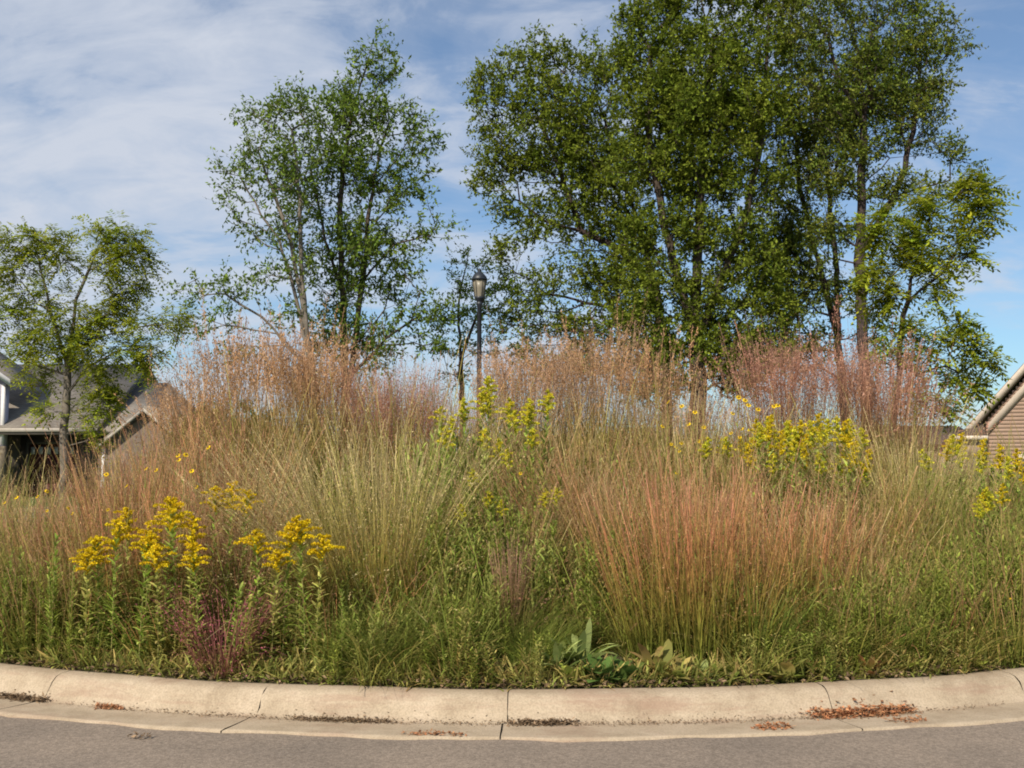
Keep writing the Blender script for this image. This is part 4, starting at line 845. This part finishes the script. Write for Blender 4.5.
bunch('grass_clump', 'fine yellow-green mound of grass behind the broad-leaved weeds', 628, 600, 7.05, M['olive_grass'], group=GC, n=420, spread=.13, fan=.75, bend=.9, w=.0035, heads=None, hvar=.2, h=.42, leaves=0)
bunch('grass_clump', 'pale straw arching clump on the right before the bright green tree', 905, 432, 8.6, M['tan'], group=GC, n=380, spread=.17, fan=.42, bend=.4, w=.005, heads='spike', hvar=.14, hl=.4, nsp=9, spL=.015, spW=.005, leaves=.1, lean=(-.1, 0))
bunch('grass_clump', 'thin brownish clump at the far left among green weeds', 30, 500, 7.8, M['russet'], group=GC, n=170, spread=.13, fan=.25, bend=.2, w=.0045, heads='spike', hvar=.16, hl=.5, nsp=8, spL=.013, spW=.0045, leaves=.3)
bunch('grass_clump', 'bright green broad-bladed tuft at the foot of the copper clumps', 760, 580, 7.0, M['green_grass'], group=GC, n=110, spread=.16, fan=.45, bend=.8, w=.014, heads=None, hvar=.25, h=.55, leaves=.5)
bunch('grass_clump', 'russet clump behind the leftmost yellow flowers', 130, 455, 7.9, M['red'], group=GC, n=260, spread=.17, fan=.28, bend=.2, w=.0045, heads='spike', hvar=.15, hl=.5, nsp=9, spL=.013, spW=.0045, leaves=.3)

# goldenrod: stem, leaves, panicle
def goldenrod(h=.85, dense=44, leafmat=M['gr_leaf'], fmat=M['yellow'], head=.17, nbr=11, lean=.05, flower=True, leafL=.115, leafW=.019, style='arch', fs=1.0, brl=1.0):
    o = bpy.data.objects.new('goldenrod', None); COL.objects.link(o); o.empty_display_size = .1
    az = rng.uniform(0, 6.28); K = 12; t_ = np.linspace(0, 1, K)
    pts = np.stack([np.cos(az) * lean * h * t_ ** 2, np.sin(az) * lean * h * t_ ** 2, h * t_], 1)
    g = Geo(); tube(g, pts, .0045 - .003 * t_, 5); g.build('stem', M['gr_stem'], o)
    gl_ = Geo(); q = np.linspace(.10, .93, dense) + rng.normal(0, .008, dense); an = np.arange(dense) * 2.4 + rng.normal(0, .3, dense)
    base = np.stack([np.interp(q, t_, pts[:, k]) for k in range(3)], 1)
    ln = leafL * (1.15 - .55 * q) * rng.uniform(.75, 1.2, dense) * np.where(q < .2, .7, 1)
    ribbons(gl_, base, an, rng.uniform(.55, 1.0, dense) + .35 * (1 - q), rng.uniform(.3, 1.2, dense) * (1.1 - .5 * q), ln, leafW, 4, prof=lambda s: (.35 + 2.2 * s) * (1 - s) * 1.45 + .05, twist=0.0, along=(0, 1))
    gl_.build('leaves', leafmat, o)
    if flower:
        gf = Geo(); tip0 = 1 - head * 1.0
        for b_ in range(nbr):
            u_ = b_ / (nbr - 1); s0 = tip0 + u_ * head
            bz = np.array([np.interp(s0, t_, pts[:, k]) for k in range(3)]); ba = b_ * 2.4 + rng.normal(0, .3)
            ll = (.125 * (1 - u_) ** .7 + .03) * brl * rng.uniform(.65, 1.3)
            nf = int(60 + 620 * ll); 
            tq = rng.random(nf); lean0 = .55 if style == 'arch' else .25; be = 1.4 if style == 'arch' else .5
            th = lean0 + be * tq
            dxy = ll * (tq * np.sin(lean0 + be * tq * .5)); dzz = ll * tq * np.cos(lean0 + be * tq * .5)
            pos = bz + np.stack([np.cos(ba) * dxy, np.sin(ba) * dxy, dzz], 1) + rng.normal(0, .0042, (nf, 3)) + np.array([0, 0, .004])
            flakes(gf, pos, np.array([0, 0, 1.]) + rng.normal(0, .7, (nf, 3)), .011 * fs * rng.uniform(.7, 1.2, nf), .009 * fs, np.clip(rng.normal(.4, .3) + rng.random(nf) * .4, 0, 1), rng.random(nf))
        gf.build('flower_head', fmat, o)
    return o
def place(o, px, d, label, cat, group, rz=None, sc=1.0):
    p = P(px, 455, d); x, y = p[0], p[1]
    while not inside(x, y, .08): y += .05
    o.location = (x, y, float(gz(x, y)) - .01); o.rotation_euler = (0, 0, rng.uniform(0, 6.28) if rz is None else rz); o.scale = (sc,) * 3
    return tag(o, label, cat, group)
def h_for(px, py, d): p = P(px, 455, d); return float(P(px, py, d)[2] - gz(p[0], p[1]))
GR = 'yellow goldenrod stalks by the kerb'
ordw = ['first', 'second', 'third', 'fourth', 'fifth', 'sixth', 'seventh', 'eighth', 'ninth', 'tenth', 'eleventh', 'twelfth', 'thirteenth', 'fourteenth']
left = [(88, 562, 6.95), (104, 548, 7.05), (117, 530, 7.0), (130, 520, 7.2), (139, 548, 6.75), (150, 535, 7.1), (158, 560, 6.72), (168, 512, 7.0), (180, 508, 6.95), (192, 528, 6.9), (203, 555, 6.8)]
for i, (px, py, d) in enumerate(left):
    py -= 10
    o = goldenrod(h_for(px, py, d), 66, M['gr_leaf'] if i % 3 else M['gr_dry'], lean=rng.uniform(.03, .10), nbr=15, head=.20, fs=1.1)
    place(o, px, d, ordw[i] + ' from the left of the golden-topped stalks in the left kerbside goldenrod group', 'goldenrod', GR)
right = [(238, 590, 6.7), (252, 600, 6.68), (262, 540, 6.85), (275, 560, 6.75), (286, 535, 6.8), (298, 530, 6.85), (308, 526, 6.75), (319, 545, 6.7)]
for i, (px, py, d) in enumerate(right):
    py -= 8
    o = goldenrod(h_for(px, py, d), 66, M['gr_dry'] if i % 2 else M['gr_leaf'], lean=rng.uniform(.03, .10), nbr=12, flower=(i > 1), fs=1.25)
    place(o, px, d, (ordw[i] + ' from the left of the leafy stalks in the right kerbside goldenrod group' if i > 1 else ['leafy stalk without yellow bloom at the left end of the right goldenrod group', 'shorter bloomless leafy stalk second in the right goldenrod group'][i]), 'goldenrod', GR)
for i, (px, py, d) in enumerate([(215, 488, 7.5), (228, 484, 7.45), (242, 492, 7.4)]):
    o = goldenrod(h_for(px, py, d), 50, M['gr_leaf'], lean=.06, nbr=13, head=.16, fs=1.05)
    place(o, px, d, ['left', 'middle', 'right'][i] + ' one of three yellow goldenrod stalks standing higher between the two kerbside groups', 'goldenrod', 'three taller goldenrod stalks')
# fresh greenish-yellow flowers by the lamp
mids = [(438, 408, 9.3), (447, 428, 8.6), (458, 418, 9.0), (468, 400, 9.4), (477, 392, 9.6), (489, 395, 9.6), (496, 379, 9.7), (503, 400, 9.4), (515, 412, 9.3), (523, 406, 9.2), (535, 400, 9.4), (541, 392, 9.5), (470, 470, 8.2), (485, 492, 7.9), (500, 500, 7.8), (540, 490, 7.9), (556, 488, 7.9), (462, 505, 7.7), (478, 430, 8.8), (495, 440, 8.6), (510, 450, 8.5), (527, 430, 8.9)]
protoM = [goldenrod(1.3, 80, M['gr_leaf'], M['yellow_pale'], head=.13, nbr=12, lean=.05, leafL=.10, leafW=.019, style='arch', fs=1.2, brl=.6) for _ in range(4)]
for i, (px, py, d) in enumerate(mids):
    o = protoM[i] if i < 4 else copy_tree(protoM[i % 4])
    place(o, px, d, 'greenish-yellow goldenrod spike in the patch below the street lamp' if i < 12 else 'lower greenish-yellow flowering stalk in the green patch before the lamp', 'goldenrod', 'greenish-yellow flowers below the lamp' if i < 12 else 'lower greenish-yellow stalks', sc=h_for(px, py, d) / 1.3)
rt = [(700 + 8.6 * k, 432 + 12 * rng.random(), 9.2 + rng.random() * 1.3) for k in range(6)] + [(745 + rng.uniform(0, 115), rng.uniform(412, 458), 8.5 + rng.random() * 1.7) for k in range(44)] + [(862 + rng.uniform(-25, 10), rng.uniform(450, 470), 8.9) for k in range(8)]
protoR = [goldenrod(1.2, 40, M['gr_leaf'], M['mustard'] if k % 2 else M['yellow_pale'], head=.15, nbr=12, lean=.06, style='arch', fs=1.15, brl=.5) for k in range(4)]
for i, (px, py, d) in enumerate(rt):
    o = protoR[i] if i < 4 else copy_tree(protoR[i % 4])
    lab, grp = (('small mustard-yellow goldenrod behind the copper-red grass', 'mustard goldenrod behind copper grass') if i < 6 else ('mustard-yellow goldenrod in the dense patch under the right-hand tree trunks', 'mustard goldenrod patch') if i < 50 else ('yellow goldenrod left of the pale arching grass clump', 'goldenrod by the pale clump'))
    place(o, px, d, lab, 'goldenrod', grp, sc=h_for(px, py, d) / 1.2)
re_ = [(932, 450, 9.0), (940, 440, 9.4), (948, 436, 9.6), (958, 434, 9.5), (966, 446, 9.2), (975, 440, 9.4), (985, 452, 8.9), (996, 446, 9.1), (1008, 458, 8.8), (1018, 450, 9.0), (978, 500, 8.1), (985, 492, 8.2), (994, 488, 8.2), (1000, 484, 8.3), (972, 496, 8.2), (1030, 462, 8.8)]
for i, (px, py, d) in enumerate(re_):
    o = copy_tree(protoR[i % 4])
    lab, grp = ('tall yellow-flowered stalk in front of the taupe gable house', 'yellow stalks before the gable house') if not 9 < i < 15 else ('small yellow-flowered stalk low in the green grass at the right', 'low yellow stalks at right')
    place(o, px, d, lab, 'goldenrod', grp, sc=h_for(px, py, d) / 1.2)
# leafy stalks without bloom (green forbs)
def forb(h=.7, n=52, leafL=.085, leafW=.013, mat=M['weed']):
    o = bpy.data.objects.new('leafy_weed', None); COL.objects.link(o); o.empty_display_size = .1
    t_ = np.linspace(0, 1, 8); pts = np.stack([.04 * h * t_ ** 2, 0 * t_, h * t_], 1)
    g = Geo(); tube(g, pts, .005 - .003 * t_, 5); g.build('stem', M['gr_stem'], o)
    g = Geo(); q = np.linspace(.06, 1, n); an = np.arange(n) * 2.4 + rng.normal(0, .3, n)
    base = np.stack([np.interp(q, t_, pts[:, k]) for k in range(3)], 1)
    ribbons(g, base, an, rng.uniform(.3, .9, n), rng.uniform(.3, 1.3, n), leafL * (1.2 - .6 * q) * rng.uniform(.7, 1.2, n), leafW, 4, prof=lambda s: (.35 + 2.2 * s) * (1 - s) * 1.45 + .05, twist=0.0)
    g.build('leaves', mat, o); return o
pf = [forb(mat=M['weed'] if k % 2 else M['gr_leaf'], n=48 + 8 * k) for k in range(4)]
zones = [(0, 85, 6.75, 7.8, 590, 16, 'upright leafy green weed at the left end of the bed', 'leafy weeds at left end'),
         (330, 360, 6.55, 7.2, 590, 6, 'leafy weed stalk right of the right goldenrod group', 'leafy weeds beside goldenrod'),
         (425, 520, 7.0, 8.8, 540, 30, 'leafy green stalk in the green patch in front of the lamp', 'leafy stalks before the lamp'),
         (540, 600, 6.9, 7.8, 560, 10, 'leafy green stalk behind the broad-leaved kerbside weeds', 'leafy stalks behind broad leaves'),
         (870, 1040, 6.9, 7.9, 590, 26, 'leafy green stalk in the green growth at the right end', 'leafy stalks at right end'),
         (700, 860, 7.0, 8.0, 590, 14, 'leafy green stalk at the foot of the red grass', 'leafy stalks below red grass')]
c_ = 0
for (a_, b_, d0, d1, top, n, lab, grp) in zones:
    for k in range(n):
        o = pf[c_] if c_ < 4 else copy_tree(pf[c_ % 4]); c_ += 1
        d = rng.uniform(d0, d1); px = rng.uniform(a_, b_)
        place(o, px, d, lab, 'weed', grp, sc=max(.4, h_for(px, top - (d - d0) * 35 + rng.normal(0, 12), d) / .7))
# reddish tall stalk on the right and pale dry stalk
o = forb(.62, 46, .10, .02, M['weed_mixed']); 
place(o, 866, 6.95, 'reddish-brown seed-bearing weed stalk at the right of the kerb, taller than its neighbours', 'weed', None)
# broad-leaved kerbside weeds
def broad(n=14, leafL=.2, leafW=.05, mat=M['weed'], up=(.15, .9)):
    leafL *= 1.0; leafW *= 1.05; n = int(n * 1.5)
    o = bpy.data.objects.new('broadleaf_weed', None); COL.objects.link(o); o.empty_display_size = .1
    an = np.arange(n) * 2.4 + rng.normal(0, .3, n); base = rng.normal(0, .03, (n, 3)) * np.array([1, 1, 0])
    g = Geo(); ribbons(g, base, an, rng.uniform(*up, n), rng.uniform(.4, 1.2, n), leafL * rng.uniform(.6, 1.2, n), leafW * rng.uniform(.8, 1.2, n), 7, prof=lambda s: .10 + 3.4 * max(s - .15, 0) ** .8 * (1 - s) ** .7 if s > .15 else .10, twist=0.0)
    g.build('leaves', mat, o); return o
bl = [(556, 6.62, 'broad-leaved weed with upright grey-green leaves left of the dark kerbside one', .26, .045, 16, M['weed_pale']), (582, 6.75, 'tallest broad-leaved weed in the clump right of the slim russet tuft', .30, .05, 18, M['weed_pale']), (600, 6.44, 'dark green sprawling broad-leaved weed hanging over the kerb', .20, .07, 22, M['weed_dark']), (622, 6.5, 'dark green low broad-leaved weed just right of the sprawling one', .17, .06, 18, M['weed_dark']),
      (570, 6.5, 'low green broad-leaved weed at the kerb left of the sprawling one', .15, .05, 16, M['weed']), (655, 6.6, 'broad-leaved weed with one pale upright leaf below the copper grass', .26, .06, 12, M['weed_mixed']), (672, 6.52, 'broad-leaved weed with yellowing and rusty leaves at the kerb', .18, .05, 16, M['weed_mixed']), (700, 6.45, 'small bright broad-leaved weed low at the kerb under the copper grass', .13, .045, 18, M['weed_pale']),
      (725, 6.47, 'low green weed mat at the kerb right of the small bright one', .12, .04, 20, M['weed']), (775, 6.6, 'broad-leaved weed with pale large leaves below the broad-bladed tuft', .22, .07, 12, M['weed_mixed']), (812, 6.55, 'green broad-leaved weed before the kerb joint on the right', .16, .05, 16, M['weed']), (905, 6.62, 'small green weed spilling over the kerb right of the red leaves', .14, .045, 16, M['weed']),
      (874, 6.55, 'red-leaved low weed at the kerb on the right', .16, .04, 16, M['red']), (18, 7.0, 'green broad-leaved weed at the left picture edge', .18, .05, 16, M['weed']), (355, 6.6, 'low green weed at the kerb right of the right goldenrod group', .15, .05, 14, M['weed']), (960, 6.95, 'small green weed by the kerb near the right edge', .13, .04, 14, M['weed'])]
for px, d, lab, lL, lW, n, mt in bl: place(broad(n, lL, lW, mt), px, d, lab, 'weed', 'broad-leaved weeds along the kerb')
# kerbside ground cover: low mixed leaves, dry bits
g = Geo(); n = 15000
a_ = rng.uniform(-R(40), R(40), n); r_ = IR - .03 - np.abs(rng.normal(0, .16, n)); x = ICX + r_ * np.sin(a_); y = ICY - r_ * np.cos(a_)
ribbons(g, np.stack([x, y, gz(x, y)], 1), rng.uniform(0, 6.28, n), rng.uniform(.2, 1.2, n), rng.uniform(0, 1.2, n), rng.uniform(.04, .20, n), rng.uniform(.006, .017, n), 3, prof=lambda s: .4 + 2.4 * s * (1 - s))
tag(g.build('ground_cover', M['weed_mixed']), 'low mixed weeds and dry leaves along the back of the kerb', 'ground cover', kind='stuff')
g = Geo(); n = 9000
a_ = rng.uniform(-R(40), R(40), n); r_ = IR - .0 - np.abs(rng.normal(0, .22, n)); x = ICX + r_ * np.sin(a_); y = ICY - r_ * np.cos(a_)
flakes(g, np.stack([x, y, gz(x, y) + rng.uniform(.005, .05, n)], 1), rng.normal(0, 1, (n, 3)) * np.array([1, 1, .35]), rng.uniform(.02, .05, n), rng.uniform(.012, .03, n), rng.random(n), rng.random(n), nrm=rng.normal(0, .5, (n, 3)) + np.array([0, 0, 1.]))
tag(g.build('leaf_litter', M['debris']), 'brown leaf litter under the plants behind the kerb', 'leaf litter', kind='stuff')
# gutter litter drifts
def kz(r):
    rr = r - IR; prof = KPROF[1:] + GPROF[1:5]
    return np.interp(rr, [q[0] for q in prof], [q[1] for q in prof])
def drift(name, label, px0, px1, py, n, mat, thick=.02, sp=.05, big=1.0, dr=.30):
    g = Geo(); a0_ = ang_of(px0, py, .01); a1_ = ang_of(px1, py, .01)
    u_ = rng.random(n); a = a0_ + (a1_ - a0_) * (.5 + (u_ - .5) * np.sqrt(rng.random(n)) ** .5); r = IR + dr + rng.normal(0, sp, n) * (1 - .5 * np.abs(u_ - .5))
    r = np.clip(r, IR + .19, IR + .9); z = kz(r) + rng.random(n) * thick * np.exp(-((r - IR - dr) / sp) ** 2) + .006
    pos = np.stack([ICX + r * np.sin(a), ICY - r * np.cos(a), z], 1)
    flakes(g, pos, rng.normal(0, 1, (n, 3)) * np.array([1, 1, .25]), rng.uniform(.012, .045, n) * big, rng.uniform(.005, .022, n) * big, rng.random(n), rng.random(n), nrm=rng.normal(0, .4, (n, 3)) + np.array([0, 0, 1.]))
    tag(g.build(name, mat), label, 'leaf litter', kind='stuff')
drift('leaf_litter', 'largest drift of red-brown dead leaves in the gutter on the right', 790, 915, 709, 900, M['dead_leaf'], .05, .035, 1.05)
drift('leaf_litter', 'small scatter of red-brown leaves at the gutter edge below the largest drift', 745, 790, 726, 120, M['dead_leaf'], .03, .03, 1.1, .52)
drift('leaf_litter', 'few red-brown leaves at the asphalt edge right of the scatter', 875, 920, 718, 80, M['dead_leaf'], .02, .03, 1.0, .52)
drift('leaf_litter', 'brown gritty debris in the gutter right of the middle kerb joint', 505, 580, 722, 600, M['debris'], .03, .022, .8)
drift('leaf_litter', 'brown debris line in the gutter left of the middle joint', 285, 400, 720, 500, M['debris'], .02, .018, .8)
drift('leaf_litter', 'reddish leaf bits at the asphalt edge below the middle of the kerb', 400, 470, 735, 130, M['dead_leaf'], .015, .02, .9, .60)
drift('leaf_litter', 'brown debris strip in the gutter at the far left', -10, 65, 697, 600, M['debris'], .03, .022, .9)
drift('leaf_litter', 'short debris strip right of the far-left strip', 92, 128, 707, 170, M['dead_leaf'], .02, .02, .9)
drift('leaf_litter', 'thin scattered grit along the foot of the whole kerb', -60, 1080, 715, 2200, M['debris'], .006, .028, .5)
drift('leaf_litter', 'few dry leaf scraps on the road at the left', 98, 130, 750, 26, M['debris'], .01, .02, 1.0, .86)
# loose twigs
g = Geo()
for px0, py0, px1, py1, z0, z1 in ((296, 742, 318, 722, .03, .05),):
    pass
# yellow daisies
def daisy(h=1.5, heads=1):
    o = bpy.data.objects.new('yellow_daisy', None); COL.objects.link(o); o.empty_display_size = .1
    t_ = np.linspace(0, 1, 6); g = Geo(); tube(g, np.stack([.03 * h * t_ ** 2, 0 * t_, h * t_], 1), .003, 4)
    tip = np.array([.03 * h, 0, h])
    g.build('stem', M['gr_stem'], o)
    nrm = unit(np.array([rng.normal(0, .3), -.8, .7])); e1 = unit(np.cross(nrm, [0, 0, 1.])); e2 = np.cross(nrm, e1)
    gp = Geo(); k = 11; an = np.arange(k) * 2 * math.pi / k
    ax = np.cos(an)[:, None] * e1 + np.sin(an)[:, None] * e2 - nrm * .15
    flakes(gp, tip + ax * .006, ax, .022, .013, rng.random(k), .5, nrm=np.repeat(nrm[None], k, 0)); gp.build('petals', M['petal'], o)
    gd_ = Geo(); gd_.lathe([(.0, -.003), (.010, 0), (.009, .006), (.0, .009)], (0, 0, 0), 8); v = np.concatenate(gd_.v); v = tip + v[:, :1] * e1 + v[:, 1:2] * e2 + v[:, 2:3] * nrm
    gd2 = Geo(); gd2.add(v, np.concatenate(gd_.f)); gd2.build('flower_center', M['disc'], o)
    gl_ = Geo(); n = 8; q = rng.uniform(.3, .9, n)
    ribbons(gl_, np.stack([.03 * h * q ** 2, 0 * q, h * q], 1), rng.uniform(0, 6.28, n), rng.uniform(.5, 1.1, n), .6, .09, .014, 3, twist=0.0); gl_.build('leaves', M['weed'], o)
    return o
pd = [daisy() for _ in range(4)]
dz_ = [(665, 401, 'r'), (678, 405), (691, 411), (685, 423), (668, 443), (673, 446), (678, 442), (676, 450), (735, 396), (741, 399), (770, 405), (775, 404), (755, 408), (728, 432), (736, 436), (660, 425), (700, 426), (740, 428), (748, 440), (730, 412), (517, 472), (481, 434), (674, 472), (745, 404), (695, 440), (722, 445),
       (8, 504), (15, 500), (28, 489), (43, 484), (54, 498), (76, 499), (101, 507), (158, 461), (172, 456), (180, 452), (178, 460), (205, 453), (135, 473), (184, 478), (187, 483), (106, 480), (120, 488), (1003, 597), (64, 510)]
for i, q in enumerate(dz_):
    px, py = q[0], q[1]; o = pd[i] if i < 4 else copy_tree(pd[i % 4]); d = (9.6 if 600 < px < 900 else 8.6 if px < 600 else 7.3) + rng.uniform(-.2, .2)
    if px < 250: d = 7.9 + rng.uniform(-.3, .3); px += rng.uniform(-9, 9); py += rng.uniform(-9, 12)
    lab, grp = ('small golden daisy among the grass in front of the big tree trunks', 'daisies before the big trunks') if 640 < px < 780 else ('small golden daisy over the russet grass before the grey-roofed house', 'daisies before the left house') if px < 250 else ({517: 'lone orange-yellow daisy against the wine-red slanting grass', 481: 'lone yellow daisy high in the leaves just below the lamp post', 1003: 'lone yellow daisy low in the green growth at the right edge'}[px], None)
    place(o, px, d, lab, 'flower', grp, rz=rng.normal(0, .5), sc=h_for(px, py, d) / 1.5)

# each repeat of a group says which one it is, counted from the left
ones = ['', 'first', 'second', 'third', 'fourth', 'fifth', 'sixth', 'seventh', 'eighth', 'ninth', 'tenth', 'eleventh', 'twelfth', 'thirteenth', 'fourteenth', 'fifteenth', 'sixteenth', 'seventeenth', 'eighteenth', 'nineteenth']
tens = {20: ('twentieth', 'twenty'), 30: ('thirtieth', 'thirty'), 40: ('fortieth', 'forty'), 50: ('fiftieth', 'fifty')}
def ordinal(n):
    if n < 20: return ones[n]
    t_ = n // 10 * 10
    return tens[t_][0] if n == t_ else tens[t_][1] + '-' + ones[n - t_]
by = {}
for o in list(COL.objects):
    if o.parent is None and o.get('group') and o.get('label'): by.setdefault((o['group'], o['label']), []).append(o)
for (grp, lab), os_ in by.items():
    if len(os_) < 2: continue
    os_.sort(key=lambda o: o.location.x / o.location.y)
    for i, o in enumerate(os_): o['label'] = lab + ', ' + ordinal(i + 1) + ' from left'
